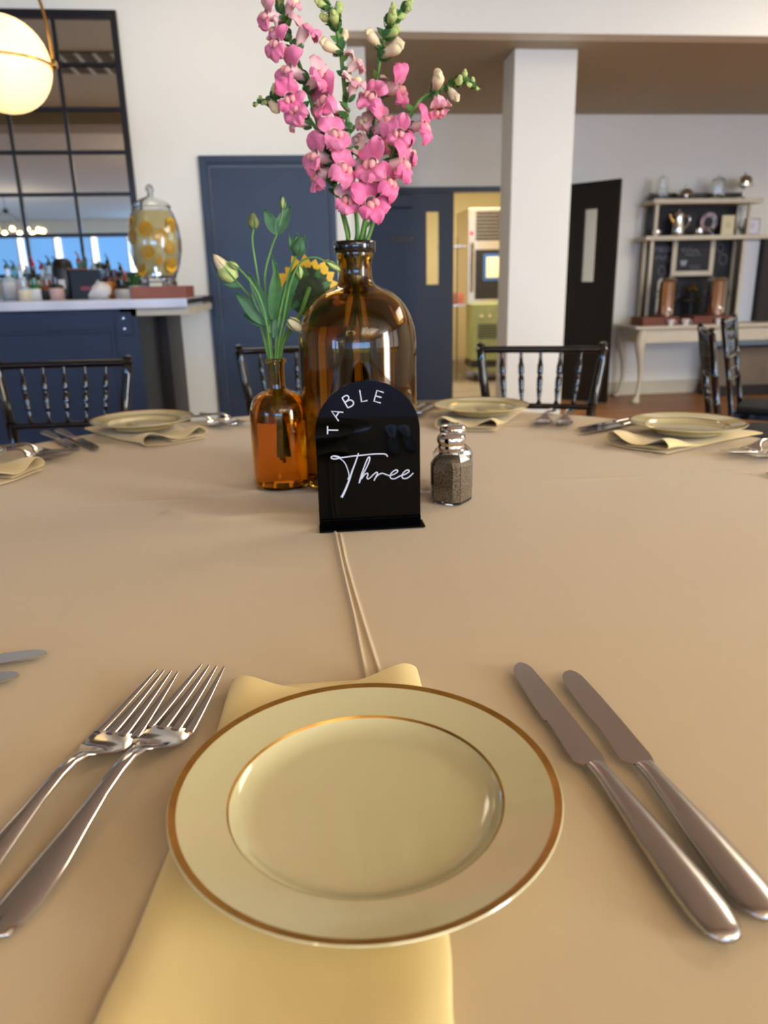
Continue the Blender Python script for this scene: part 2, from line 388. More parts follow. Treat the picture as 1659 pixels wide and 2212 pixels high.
# ---------------------------------------------------------------- windows behind the camera (seen in the mirror)
blue = mat('daylit_blue_shade', (120, 180, 250), .8, emit=(118, 178, 250), estr=.62, bump=(40, .05, .002))
skyw = mat('bright_sky_window', (150, 190, 255), .8, emit=(140, 190, 255), estr=9.0, bump=(40, .05, .002))
gap = mat('bright_window_gap', (255, 255, 255), .8, emit=(240, 248, 255), estr=1.8, bump=(40, .05, .002))
WB, WT = .8, 2.63
xw = -9.2; n = 0
while xw < 5.2:
    n += 1
    w1 = min(xw+1.05, 5.6)
    f = MB(); f.box((xw+.0, YR+.0005, WB-.05), (w1, YR+.05, WB)).box((xw, YR+.0005, WT), (w1, YR+.05, WT+.05)).box((xw, YR+.0005, WB), (xw+.03, YR+.05, WT))
    o = struct('window_%d' % n, f, M['frameblack'])
    g = MB(); g.box((xw+.19, YR+.008, WB), (w1-.0, YR+.02, WT)); g.build('window_shade', blue if xw < -4.8 else skyw, o, smooth=False)
    g = MB(); g.box((xw+.03, YR+.008, WB), (xw+.19, YR+.016, WT)); g.build('pane', gap, o, smooth=False)
    xw += 1.05
# windows of the right-hand wall
rw = mat('bright_side_window', (255, 255, 255), .8, emit=(226, 240, 255), estr=1.6, bump=(40, .05, .002))
for k in range(6):
    y0 = -8.4+k*1.5
    f = MB(); f.box((XR-.05, y0, .75), (XR-.0005, y0+1.3, .8)).box((XR-.05, y0, 2.7), (XR-.0005, y0+1.3, 2.75)).box((XR-.05, y0, .8), (XR-.0005, y0+.05, 2.7)).box((XR-.05, y0+1.25, .8), (XR-.0005, y0+1.3, 2.7)).box((XR-.05, y0+.62, .8), (XR-.0005, y0+.66, 2.7))
    o = struct('window_%d' % (n+1+k), f, M['frameblack'])
    g = MB(); g.box((XR-.02, y0+.05, .8), (XR-.012, y0+1.25, 2.7)); g.build('pane', rw, o, smooth=False)

for k in range(2):  # two unseen glowing windows added to put highlights on the urns
    y0 = -9.5+k*2.2
    f = MB(); f.box((XL+.0005, y0, .75), (XL+.05, y0+1.6, .8)).box((XL+.0005, y0, 2.7), (XL+.05, y0+1.6, 2.75)).box((XL+.0005, y0, .8), (XL+.05, y0+.05, 2.7)).box((XL+.0005, y0+1.55, .8), (XL+.05, y0+1.6, 2.7))
    o = struct('window_%d' % (n+7+k), f, M['frameblack'])
    g = MB(); g.box((XL+.012, y0+.05, .8), (XL+.02, y0+1.55, 2.7)); g.build('pane', skyw, o, smooth=False)
# ceiling vent seen in the mirror
v = empty('ceiling_vent', (-1.8, 2.05, CH-.0), 0, 'slatted grey ceiling vent, seen reflected near the top of the mirror', 'vent')
q = MB(); q.box((-.34, -.34, -.012), (.34, .34, -.001)); q.build('backing', mat('vent_grey', (120, 116, 106), .8, bump=(30, .05, .002)), v, smooth=False)
for k in range(5):
    q = MB(); q.box((-.34+k*.155, -.34, -.022), (-.31+k*.155, .34, -.0125)); q.build('slat', M['ceil'], v, smooth=False)

# ================================================================== MIRROR
MX1, MX0, MZ1, MZ0 = -.938, -3.25, 2.625, 1.04
mr = empty('mirror', (0, YW, 0), 0, 'tall black-framed grid mirror on the wall behind the bar', 'mirror')
q = MB(); q.box((MX0, -.03, MZ0), (MX0+.036, -.0005, MZ1)).box((MX1-.036, -.03, MZ0), (MX1, -.0005, MZ1)).box((MX0+.036, -.03, MZ1-.042), (MX1-.036, -.0005, MZ1)).box((MX0+.036, -.03, MZ0), (MX1-.036, -.0005, MZ0+.04))
q.build('frame', M['frameblack'], mr, smooth=False, bevel=.002)
xs = [-.974-.3165*k for k in range(8)]; zs = [2.583-.2285*k for k in range(7)]; zs = [z for z in zs if z > MZ0+.04]
for i in range(7):
    for j in range(len(zs)):
        z1 = zs[j]; z0 = zs[j+1] if j+1 < len(zs) else MZ0+.04
        q = MB(); q.box((xs[i+1]+.0005, -.010, z0+.0005), (xs[i]-.0005, -.006, z1-.0005)); p = q.build('pane', M['mirror'], mr, smooth=False)
        p.rotation_euler = (0, 0, 0)
for i in range(1, 7):
    q = MB(); q.box((xs[i]-.010, -.022, MZ0+.04), (xs[i]+.010, -.0105, MZ1-.042)); q.build('muntin', M['frameblack'], mr, smooth=False)
for j in range(1, len(zs)):
    q = MB(); q.box((MX0+.036, -.024, zs[j]-.010), (MX1-.036, -.0225, zs[j]+.010)).box((MX0+.036, -.021, zs[j]-.010), (MX0+.037, -.0105, zs[j]+.010)); q.build('muntin', M['frameblack'], mr, smooth=False)

# ================================================================== PENDANTS
def pendant(x, y, z, label):
    t = empty('globe_pendant', (x, y, z), 0, label, 'pendant lamp', 'brass hoop globe pendants over the bar')
    q = MB(); q.lathe([(0, -.165)] + [(.165*sin(a), -.165*cos(a)) for a in [pi*k/20 for k in range(1, 20)]] + [(0, .165)], 40); q.build('globe', M['globe'], t)
    q = MB(); q.lathe([(.1655, -.004), (.171, -.004), (.171, .004), (.1655, .004)], 48, closed=True); q.build('band', M['brass'], t)
    hp = []
    for k in range(25):
        a = pi*k/24; hp.append((.178*cos(a)*(1 - .25*sin(a)**3), 0, .02+.46*sin(a)))
    q = MB(); q.tube(hp, .006, 8); q.build('hoop', M['brass'], t)
    for sx in (-1, 1):
        q = MB(); q.lathe([(0, -.014), (.012, -.012), (.016, 0), (.012, .012), (0, .014)], 14, Matrix.Translation((sx*.178, 0, 0)) @ Matrix.Rotation(pi/2, 4, 'Y')); q.build('knob', M['brass'], t)
    q = MB(); q.tube([(0, 0, .48), (0, 0, CH-z-.02)], .006, 8); q.build('stem', M['brass'], t)
    q = MB(); q.lathe([(0, CH-z-.03), (.05, CH-z-.03), (.06, CH-z-.001), (0, CH-z-.001)], 24); q.build('canopy', M['brass'], t)
    return t
pendant(-1.053, 3.3, 1.938, 'large glowing globe pendant in a brass hoop hanging in front of the mirror')
pendant(-2.62, 3.3, 1.975, 'glowing globe pendant whose small reflection shows at the mirror edge')

# ================================================================== CHANDELIERS (reflected in mirror, bottles and plate)
chand0 = None
def chandelier(x, y, z, label):
    global chand0
    if chand0 is None:
        t = empty('ring_chandelier', (x, y, z), 0)
        q = MB(); q.lathe([(.66, -.012), (.69, -.012), (.69, .012), (.66, .012)], 48, closed=True); q.build('ring', M['frameblack'], t)
        q = MB(); q.lathe([(0, .38), (.05, .40), (.07, .44), (.05, .48), (0, .5)], 16); q.build('hub', M['frameblack'], t)
        for k in range(6):
            a = k*pi/3; q = MB(); q.tube([(.68*cos(a), .68*sin(a), 0), (0.04*cos(a), .04*sin(a), .42)], .004, 5); q.build('wire', M['frameblack'], t)
        q = MB(); q.tube([(0, 0, .5), (0, 0, CH-z-.001)], .008, 6); q.build('stem', M['frameblack'], t)
        bm = MB().lathe([(0, 0)] + [(.034*sin(a), .034-.034*cos(a)) for a in [pi*k/8 for k in range(1, 8)]] + [(0, .068)], 10).mesh('bulb', M['bulb'])
        for k in range(14):
            a = 2*pi*(k+.5)/14; b = bpy.data.objects.new('bulb', bm); COL.objects.link(b); b.parent = t; b.location = (.675*cos(a), .675*sin(a), .013)
        chand0 = t
    else:
        t = copy_tree(chand0); t.location = (x, y, z)
    tag(t, label, 'chandelier', 'ring chandeliers of glowing bulbs')
chandelier(-6.0, -7.5, 2.3, 'black ring chandelier of glowing bulbs reflected in the lower left of the mirror')
chandelier(1.3, -2.0, 2.35, 'black ring chandelier whose bulb ring glints on the front plate')
chandelier(-1.1, -2.6, 2.35, 'black ring chandelier whose bulb ring glints on the large bottle')
chandelier(-1.5, -8.5, 2.3, 'black ring chandelier at the far end of the dining room')

# ================================================================== BAR
BX = -.531      # right end of the counter
bar = empty('bar_counter', (0, 0, 0), 0, 'navy panelled bar with a white marble top under the mirror', 'bar')
q = MB(); q.box((-5.2, 3.8, 1.032), (BX-.004, 4.42, 1.074)); q.build('marble_top', M['marble'], bar, smooth=False, bevel=.003)
q = MB(); q.box((BX-.42, 4.4205, 1.040), (BX-.004, YW-.0305, 1.072)); q.build('return_top', M['darkwood'], bar, smooth=False, bevel=.003)
q = MB(); q.box((BX-.0035, 3.803, 1.046), (BX, YW-.031, 1.069)); q.build('end_cap', M['darkwood'], bar, smooth=False)
q = MB(); q.box((BX-.34, 3.86, .995), (BX-.01, 4.9, 1.0315)); q.build('apron', M['cream'], bar, smooth=False)
bxr = -.79
q = MB(); q.box((-5.2, 3.86, 0.0), (bxr, 3.90, 1.0315)); q.build('front_panel', M['navybar'], bar, smooth=False)
q = MB(); q.box((bxr-.04, 3.9005, 0), (bxr, 4.40, 1.0315)); q.build('end_panel', M['blackdoor'], bar, smooth=False)  # shade on the bar's side put into the colour as black
q = MB(); q.box((-5.0, 4.44, 0), (BX-.215, YW-.02, 0.985)); q.build('back_cabinet', M['darkwood'], bar, smooth=False)
# raised frames on the front
def moulding(x0, x1, z0, z1, y, w=.016, d_=.012):
    mb = MB(); mb.box((x0, y-d_, z0), (x0+w, y-.0005, z1)).box((x1-w, y-d_, z0), (x1, y-.0005, z1)).box((x0+w, y-d_, z1-w), (x1-w, y-.0005, z1)).box((x0+w, y-d_, z0), (x1-w, y-.0005, z0+w)); return mb
for a, b in ((-2.3, -.905), (-3.8, -2.42), (-5.1, -3.92)):
    moulding(a, b, .16, .935, 3.86).build('panel_moulding', M['navybar'], bar, smooth=False, bevel=.003)
q = MB(); q.box((-.892, 3.848, .905), (-.815, 3.8595, 1.015)); pl = q.build('outlet_plate', M['navybar'], bar, smooth=False, bevel=.003)
for z in (.985, .935):
    q = MB(); q.lathe([(0, 0), (.007, .001), (.006, .004), (0, .005)], 12, Matrix.Translation((-.853, 3.8478, z)) @ Matrix.Rotation(pi/2, 4, 'X')); q.build('screw', M['chrome'], pl)
q = MB(); q.box((-5.2, 4.44, .9855), (-.95, YW-.035, 1.0295)); q.build('bottle_shelf', M['darkwood'], bar, smooth=False)

# bottles on the back shelf
def gmat(name, c, tr=.0, rough=.12): return mat(name, c, rough, trans=tr, coat=.4, bump=(15, .02, .001))
B = dict(clear=gmat('clear_spirit_glass', (222, 232, 234), .45), green=gmat('green_bottle_glass', (30, 110, 46), .3), brown=gmat('brown_bottle_glass', (84, 36, 16), .3),
         dark=gmat('dark_bottle_glass', (26, 22, 24)), teal=gmat('teal_bottle_glass', (96, 170, 176), .4), amberb=gmat('amber_bottle_glass', (176, 92, 22), .4),
         red=gmat('red_cap', (168, 34, 44)), white=gmat('white_label', (224, 218, 210), rough=.6), pinkl=gmat('pinkish_label', (206, 168, 156), rough=.6),
         orange=gmat('orange_label', (214, 128, 40), rough=.6), spoutg=gmat('dark_pour_spout', (26, 62, 44)), spoutr=gmat('red_pour_spout', (140, 26, 36)), silverb=gmat('silver_pour_spout', (170, 175, 180)),
         cream=gmat('cream_label', (226, 208, 176), rough=.6), black=gmat('black_label', (28, 24, 26), rough=.6))
def bottle(px, ptop, w, mtl, lab, spout, label, y=4.62, zb=1.03, shoulder=.70, fr=.62, squat=False):
    "px = column in the photograph, ptop = row of the spout tip"
    top = aty(px, ptop, y); x = top.x; H = (top.z-zb); hb = H*.80; r = w/2
    t = empty('liquor_bottle', (x, y, zb), 0, label, 'bottle', 'liquor bottles behind the bar')
    nr = r*.34; hs = hb*shoulder
    q = MB(); q.lathe([(0, 0), (r*.92, 0), (r, .006), (r, hs)] + [(nr+(r-nr)*cos(a), hs+(hb*.10)*sin(a)) for a in (.35, .7, 1.05, 1.4)] + [(nr, hs+hb*.12), (nr, hb-.012), (nr*1.25, hb-.01), (nr*1.25, hb), (0, hb)], 20)
    q.build('body', B[mtl], t)
    q = MB(); q.lathe([(r+.0004, hs*(1-fr)), (r+.0012, hs*(1-fr)+.001), (r+.0012, hs*.95), (r+.0004, hs*.951)], 20); q.build('label', B[lab], t)
    if spout:
        q = MB(); q.lathe([(0, hb+.0005), (nr*1.15, hb+.0005), (nr*1.1, hb+.018), (nr*.5, hb+.026), (0, hb+.027)], 12); s = q.build('pour_spout', B[spout], t)
        q = MB(); q.tube([(0, 0, hb+.02), (0, 0, hb+.04), (-.006, -.004, H-.01), (-.012, -.008, H)], [.006, .005, .004, .003], 8); q.build('spout_tip', B[spout], s)
    return t
BL = [(-14, 566, .075, 'clear', 'cream', 'spoutg', 'clear bottle cut by the picture edge at the bar end'),
      (12, 560, .085, 'clear', 'white', 'spoutg', 'clear bottle with a white and red label, first in the row'),
      (27, 562, .080, 'teal', 'white', 'spoutg', 'pale teal bottle with a dark spout behind the clear one'),
      (40, 566, .070, 'clear', 'pinkl', 'silverb', 'clear bottle with a pinkish label and silver spout'),
      (55, 572, .088, 'dark', 'cream', 'silverb', 'dark squat bottle with a cream label near the green one'),
      (68, 553, .060, 'dark', 'white', 'red', 'tall dark bottle with a thick red cap crossing the muntin'),
      (87, 562, .080, 'clear', 'white', 'spoutr', 'clear bottle with a dark red pour spout'),
      (103, 552, .075, 'clear', 'pinkl', 'spoutg', 'clear bottle with a pink label, left of two green-spouted ones'),
      (117, 553, .075, 'clear', 'pinkl', 'spoutg', 'clear bottle with a pinkish label, second of two green-spouted ones'),
      (167, 543, .07, 'green', 'cream', 'amberb', 'green-necked bottle with a golden foil standing behind the black box'),
      (180, 540, .07, 'green', 'black', 'spoutg', 'green-necked bottle with a dark neck behind the black box'),
      (200, 560, .07, 'clear', 'white', 'silverb', 'clear bottle with a pale spout just behind the black box'),
      (212, 560, .07, 'clear', 'white', 'spoutg', 'clear bottle with a green spout, right end of the black box')]
for i, b in enumerate(BL):
    bottle(*b, y=4.62 if i % 2 else 4.70)
FR = [(70, 585, .085, 'green', 'white', None, 'green glass bottle with a white neck label, front row', 4.50),
      (47, 590, .075, 'clear', 'cream', None, 'short bottle with a large cream label, front row', 4.47),
      (98, 590, .085, 'amberb', 'black', None, 'squat amber brandy bottle, front row', 4.51),
      (116, 583, .078, 'dark', 'pinkl', None, 'bottle with a pinkish round label, front row', 4.47),
      (229, 560, .072, 'brown', 'orange', None, 'brown bottle with an orange label beside the white towel', 4.52),
      (243, 562, .075, 'brown', 'black', None, 'dark reddish brown bottle beside the orange-labelled one', 4.58),
      (261, 590, .092, 'dark', 'white', None, 'dark bottle with a round white label near the dispenser', 4.50),
      (266, 566, .06, 'red', 'black', None, 'slim red bottle with a black label near the dispenser', 4.66),
      (276, 598, .05, 'green', 'green', None, 'small bright green bottle next to the dispenser', 4.60)]
for px, pt, w, mm_, lb, s, label, yy in FR: bottle(px, pt, w, mm_, lb, s, label, y=yy, shoulder=.68)
def barthing(name, label, cat, px, y=4.5, zb=1.03):
    p = aty(px, 600, y); return empty(name, (p.x, y, zb), 0, label, cat)
t = barthing('bar_caddy', 'black box behind the bar between the green-necked bottles and the towel', 'box', 190, 4.56)
q = MB(); q.box((-.085, -.06, 0), (.085, .06, .20)); q.build('body', M['blackdoor'], t, smooth=False, bevel=.004)
q = MB(); q.box((-.03, -.062, .09), (.02, -.0605, .11)); q.build('label_strip', B['red'], t, smooth=False)
q = MB(); q.box((-.09, -.064, .2005), (.02, .064, .208)); q.build('lid', B['amberb'], t, smooth=False)
t = barthing('black_tower', 'tall rounded black dispenser standing behind the bar bottles', 'dispenser', 138, 4.56)
q = MB(); q.lathe([(0, 0), (.055, 0), (.058, .01), (.058, .2), (.05, .245), (.03, .262), (0, .265)], 24); q.build('body', M['blackdoor'], t)
q = MB(); q.box((-.02, -.066, .10), (.02, -.0585, .15)); q.build('spout', B['white'], t, smooth=False, bevel=.003)
def crumple(mb, n, R0, sx, sy, sz, seed, zc):
    rnd = random.Random(seed); vs, fs = [], []; rows = 9
    ph = [(rnd.uniform(1, 5), rnd.uniform(1, 5), rnd.uniform(0, 6)) for _ in range(5)]
    for i in range(rows+1):
        th = pi*i/rows
        for k in range(n):
            a = 2*pi*k/n; rr = 1 + sum(.12*sin(int(p)*a + int(q_)*th + c) for p, q_, c in ph)
            vs.append((R0*sx*sin(th)*cos(a)*rr, R0*sy*sin(th)*sin(a)*rr, max(.0005, zc + R0*sz*cos(th)*rr)))
    for i in range(rows):
        for k in range(n): fs.append((i*n+k, i*n+(k+1) % n, (i+1)*n+(k+1) % n, (i+1)*n+k))
    return mb.add(vs, fs)
t = barthing('white_towel', 'crumpled white towel lying beside the black box on the bar', 'towel', 213, 4.30, 1.0745)
o = crumple(MB(), 22, .06, 1.0, .7, .8, 5, .035).build('cloth', B['white'], t)
t = barthing('mint_sprig', 'bushy green herb sprigs beside the drinks dispenser', 'herbs', 288, 4.5)
rnd = random.Random(3)
for k in range(22):
    a = rnd.uniform(0, 6.28); e = rnd.uniform(.1, 1.3); L = rnd.uniform(.05, .11); c = Vector((cos(a)*cos(e), sin(a)*cos(e)*.6, sin(e)))
    base = Vector((0, 0, .10)); g = [[base + c*L*u + Vector((-sin(a), cos(a), 0))*v*.018*sin(pi*u) for v in (-1, 0, 1)] for u in (.05, .35, .7, 1)]
    q = MB(); q.sheet(g, .001)
    q.build('leaf', M['leaf'] if k % 3 else B['green'], t)
q = MB(); q.lathe([(0, 0), (.03, 0), (.036, .11), (.033, .11), (.028, .004), (0, .004)], 18); q.build('cup', B['clear'], t)
t = barthing('sugar_packet_box', 'small cream box next to the riser under the dispenser', 'box', 291, 4.25, 1.0745)
q = MB(); q.box((-.016, -.02, 0), (.016, .02, .062)); q.build('body', B['cream'], t, smooth=False, bevel=.002)

# riser box and drink dispenser
rx0, rx1 = -.822, -.555
rs = MB(); rs.box((rx0, 3.93, 1.0745), (rx1, 4.25, 1.132)); o = rs.build('riser_box', M['brick'], smooth=False, bevel=.002)
tag(o, 'copper brown riser box under the drinks dispenser on the bar', 'box')
DX, DY, DZ = -.706, 4.09, 1.1325
ds = empty('drink_dispenser', (DX, DY, DZ), 0, 'glass drinks dispenser full of lemon slices with a domed lid', 'dispenser')
outer = [(0, .0), (.088, .0), (.092, .008), (.086, .028), (.090, .05), (.112, .10), (.128, .17), (.130, .22), (.122, .29), (.104, .345), (.092, .366), (.090, .374)]
inner = [(r-.006, max(z, .034)) for r, z in outer[::-1] if z > .03] + [(0, .034)]
q = MB(); q.lathe(outer+inner, 40); q.build('jar', M['glass'], ds)
drink = mat('lemonade', (255, 240, 180), .06, trans=.3, ior=1.33, bump=(10, .05, .002), var=(14, .5, (248, 216, 120)))
q = MB(); q.lathe([(0, .0345)] + [(r-.014, z) for r, z in outer if .045 < z < .36] + [(.086, .356), (0, .356)], 40); q.build('lemonade', drink, ds)
lem = mat('lemon_slice', (232, 166, 10), .4, emit=None, bump=(50, .2, .002), var=(50, .7, (244, 190, 40)))
rnd = random.Random(11)
for k, (a, z, rr) in enumerate([(-1.75, .27, .037), (-1.15, .235, .034), (-2.55, .30, .032), (-2.5, .235, .036), (-1.72, .165, .034), (-.82, .185, .033), (-.70, .10, .036), (-2.35, .085, .038), (-.55, .29, .034), (-1.3, .12, .02), (.4, .2, .034), (1.4, .15, .034), (2.4, .25, .034), (.9, .29, .034)]):
    rad = 0
    for (ra, za), (rb, zb_) in zip(outer, outer[1:]):
        if za <= z <= zb_: rad = ra+(rb-ra)*(z-za)/(zb_-za) - .0125
    s = MB(); s.lathe([(0, 0), (rr, 0), (rr, .005), (0, .005)], 20, Matrix.Translation((rad*cos(a), rad*sin(a), z)) @ Matrix.Rotation(a+pi/2, 4, 'Z') @ Matrix.Rotation(pi/2, 4, 'X')); s.build('lemon_slice', lem, ds)
q = MB(); q.lathe([(.094, .3745), (.096, .379), (.080, .398), (.05, .415), (.016, .428), (.012, .436), (.018, .448), (.021, .460), (.016, .474), (.007, .482), (0, .484), (0, .47), (.008, .462), (.008, .44), (.01, .424), (.048, .409), (.076, .393), (.088, .3745)], 36, closed=True); q.build('lid', M['glass'], ds)
q = MB(); q.lathe([(0, 0), (.021, 0), (.021, .03), (.013, .032), (.013, .045), (0, .046)], 16, Matrix.Translation((.012, -.083, .055)) @ Matrix.Rotation(pi/2, 4, 'X')).tube([(.012, -.12, .06), (.012, -.125, .03)], .007, 10)
tp = q.build('tap', M['chrome'], ds)
q = MB(); q.box((.006, -.126, .061), (.018, -.116, .092)); q.build('tap_lever', M['chrome'], tp, smooth=False, bevel=.002)

# ================================================================== CHIAVARI CHAIRS
def chair():
    t = empty('chiavari_chair', (0, 0, 0))
    def hw(z):   # half width of the back at height z
        return .165 + .035*smoothstep(.62, .93, z) + .01*smoothstep(.4, 0, z)
    def by(z):   # rake of the back
        return .17 + .085*max(0, (z-.44)/.48) + .05*max(0, (.44-z)/.44)**1.5
    K = M['blackwood']
    for s in (-1, 1):
        zz = [0, .15, .3, .42, .46, .5, .60, .606, .612, .66, .72, .726, .732, .80, .86, .892, .90, .908, .918, .925]
        rr = [.011, .013, .015, .016, .017, .016, .015, .018, .015, .0155, .015, .019, .015, .0155, .0145, .014, .018, .012, .015, .004]
        q = MB(); q.tube([(s*hw(z), by(z), z) for z in zz], rr, 12, up=(0, 1, 0)); q.build('leg', K, t)
        zz = [0, .12, .124, .13, .3, .304, .31, .44]; rr = [.010, .014, .018, .014, .016, .020, .016, .017]
        q = MB(); q.tube([(s*.185, -.185, z) for z in zz], rr, 12, up=(0, 1, 0)); q.build('leg', K, t)
    def rail(z, r, name):
        q = MB(); q.tube([(-hw(z)+.004, by(z), z), (-hw(z)*.5, by(z)+.006, z), (0, by(z)+.008, z), (hw(z)*.5, by(z)+.006, z), (hw(z)-.004, by(z), z)], r, 10, up=(0, 0, 1)); q.build(name, K, t)
    rail(.900, .012, 'top_rail'); rail(.715, .010, 'mid_rail'); rail(.655, .008, 'rail'); rail(.60, .008, 'rail')
    for k in range(5):
        u = (k-2)/3.0
        zz = [.715, .725, .735, .765, .770, .776, .782, .808, .812, .818, .824, .850, .856, .88, .90]
        rr = [.005, .009, .005, .0085, .0098, .0075, .0092, .0095, .0075, .0075, .0095, .0092, .007, .005, .007]
        q = MB(); q.tube([(u*hw(z)*.98, by(z)+.006, z) for z in zz], rr, 10, up=(0, 1, 0)); q.build('spindle', K, t)
    q = MB()
    outl = [(-.195, -.205), (.195, -.205), (.175, .165), (-.175, .165)]
    q.prism(outl, .415, .450, axis='z'); q.build('seat', K, t, smooth=False, bevel=.008)
    q = MB(); q.prism([(x*.93, y*.93) for x, y in outl], .4505, .482, axis='z'); q.build('cushion', M['seatcush'], t, smooth=True, bevel=.012)
    for z, in ((.14,), (.29,)):
        for s in (-1, 1):
            q = MB(); q.tube([(s*.185, -.185, z), (s*hw(z), by(z), z)], .008, 8); q.build('stretcher', K, t)
        q = MB(); q.tube([(-.185, -.185, z+.02), (.185, -.185, z+.02)], .008, 8); q.build('stretcher', K, t)
    return t
chair0 = chair()
used = False
def place_chair(cx, cy, rz, label, grp):
    global used
    t = copy_tree(chair0) if used else chair0
    used = True
    t.location = (cx, cy, 0); t.rotation_euler = (0, 0, rz); tag(t, label, 'chair', grp)
def chair_by_back(pL, pR, label, grp, flip=False):
    "pL, pR = tops of the back posts on the floor plan, left and right as seen from the seat side"
    L, Rr = Vector(pL), Vector(pR); mid = (L+Rr)/2; dx = (Rr-L).normalized(); rz = atan2(dx.y, dx.x)
    ny = Vector((-dx.y, dx.x)); c = mid - ny*.255
    place_chair(c.x, c.y, rz, label, grp)
G = 'black chiavari chairs around the set table'
chair_by_back((-.945, 2.46), (-.540, 2.44), 'black chiavari chair in front of the navy bar', G)
chair_by_back((-.217, 2.733), (.180, 2.74), 'black chiavari chair behind the two amber bottles', G)
chair_by_back((.609, 2.515), (.984, 2.386), 'black chiavari chair in front of the white column', G)
G2 = 'black chiavari chairs at the coffee station side'
chair_by_back((1.655, 2.92), (1.80, 3.27), 'black chiavari chair seen edge-on, left of two by the coffee station', G2)
chair_by_back((2.11, 3.62), (2.345, 3.92), 'black chiavari chair, right one of two by the coffee station, seat showing', G2)

# ================================================================== COFFEE STATION
CY0, CY1 = 6.62, 7.14; TZc = .700
cs = empty('console_table', (3.75, 6.88, 0), 0, 'cream console table with cabriole legs against the back wall', 'table')
q = MB(); q.box((-.72, -.26, TZc-.025), (1.1, .26, TZc)); q.build('tabletop', M['cream'], cs, smooth=False, bevel=.006)
q = MB(); q.box((-.66, -.22, TZc-.15), (1.04, -.20, TZc-.0255)).box((-.66, .20, TZc-.15), (1.04, .22, TZc-.0255)).box((-.66, -.2, TZc-.15), (-.64, .2, TZc-.0255)).box((1.02, -.2, TZc-.15), (1.04, .2, TZc-.0255)); q.build('apron', M['cream'], cs, smooth=False)
for sx, X_ in ((-1, -.62), (1, 1.0), (1, .60)):
    for sy in (-1, 1):
        if X_ == .60: continue
        zz = [0, .012, .03, .06, .2, .35, .48, .56, .60, .673]
        off = [.030, .034, .030, .012, -.012, -.004, .022, .030, .02, .0]
        rr = [.036, .042, .034, .020, .020, .026, .040, .048, .046, .042]
        q = MB(); q.tube([(X_+sx*o_*.9, sy*(.195+o_*.5), z) for z, o_ in zip(zz, off)], rr, 12, up=(0, 1, 0)); q.build('leg', M['cream'], cs)
ct = empty('storage_box', (4.25, 6.98, 0), 0, 'tan box on the floor under the right side of the console table', 'box')
q = MB(); q.box((-.28, -.12, .10), (.45, .12, .46)); q.build('body', M['kfloor'], ct, smooth=False, bevel=.004)
q = MB(); q.box((-.30, -.13, .0), (.47, .13, .098)); q.build('plinth', M['darkwood'], ct, smooth=False, bevel=.004)

HY = 7.06
hu = empty('hutch', (0, 0, 0), 0, 'cream open hutch with chalkboard back and two shelves on the console table', 'hutch')
hx0, hx1 = 3.29, 4.19
def hb(lo, hi, name, m_=M['cream'], par=None, bev=.003): return bx(lo, hi).build(name, m_, par or hu, smooth=False, bevel=bev)
hb((hx0, HY+.06, TZc+.0005), (hx1-.02, HY+.075, 2.0-.17), 'chalkboard_back', M['chalk'], bev=0)
hb((3.27, HY+.0, 1.828), (4.16, HY+.02, 1.865), 'back_rail', M['blackdoor'])
hb((3.19, HY-.16, 1.45), (4.45, HY+.076, 1.488), 'shelf'); hb((3.24, HY-.16, 1.762), (4.29, HY+.076, 1.802), 'shelf')
for x in (hx0-.03, hx1-.03): 
    hb((x, HY-.12, TZc+.0005), (x+.03, HY-.09, 1.4495), 'post'); hb((x+.02, HY-.12, 1.4885), (x+.05, HY-.09, 1.7615), 'post')
    hb((x, HY+.03, TZc+.0005), (x+.03, HY+.0595, 1.4495), 'post')
hb((hx1+.005, HY-.10, TZc+.0005), (hx1+.15, HY-.06, 1.4495), 'side_board', mat('grey_white_board', (196, 200, 204), .5, bump=(20, .03, .002)))
# chalk writing on the back board
CY_ = HY+.0595
def chalk(pts, parent, name='chalk_mark', w=.0035):
    q = MB(); q.tube([aty(x, y, CY_ - .0005) for x, y in pts], w, 5, flat=.15, up=(0, 1, 0)); return q.build(name, M['chalkline'], parent)
def glyph(ch, x, y, w, hh):
    S = {'F': [[(0, 1), (0, 0), (1, 0)], [(0, .5), (.8, .5)]], 'R': [[(0, 1), (0, 0), (.8, .05), (.9, .25), (.7, .48), (0, .5)], [(.4, .5), (1, 1)]],
         'E': [[(1, 0), (0, 0), (0, 1), (1, 1)], [(0, .5), (.8, .5)]], 'S': [[(1, .1), (.5, 0), (.05, .2), (.3, .45), (.8, .6), (.9, .85), (.5, 1), (0, .9)]],
         'H': [[(0, 0), (0, 1)], [(1, 0), (1, 1)], [(0, .5), (1, .5)]], 'M': [[(0, 1), (.1, 0), (.5, .6), (.9, 0), (1, 1)]], 'I': [[(.5, 0), (.5, 1)]], 'L': [[(0, 0), (0, 1), (1, 1)]], 'K': [[(0, 0), (0, 1)], [(1, 0), (0, .55), (1, 1)]]}
    return [[(x+a*w, y+b*hh) for a, b in st_] for st_ in S[ch]]
for i, ch in enumerate('FRESH'):
    for st_ in glyph(ch, 1416+i*7.2, 533, 5, 11): chalk(st_, hu, 'letter')
chalk([(1416, 562), (1419, 551), (1422, 560), (1425, 550), (1429, 563), (1433, 552), (1434, 562), (1439, 549), (1440, 561), (1446, 553), (1449, 562), (1442, 567)], hu)
for cx0, cy0, r0 in ((1562, 560, 10), (1556, 535, 8), (1430, 585, 9)):
    chalk([(cx0+r0*cos(a/10*6.28)*.8, cy0+r0*sin(a/10*6.28)*1.2) for a in range(11)], hu, w=.002)
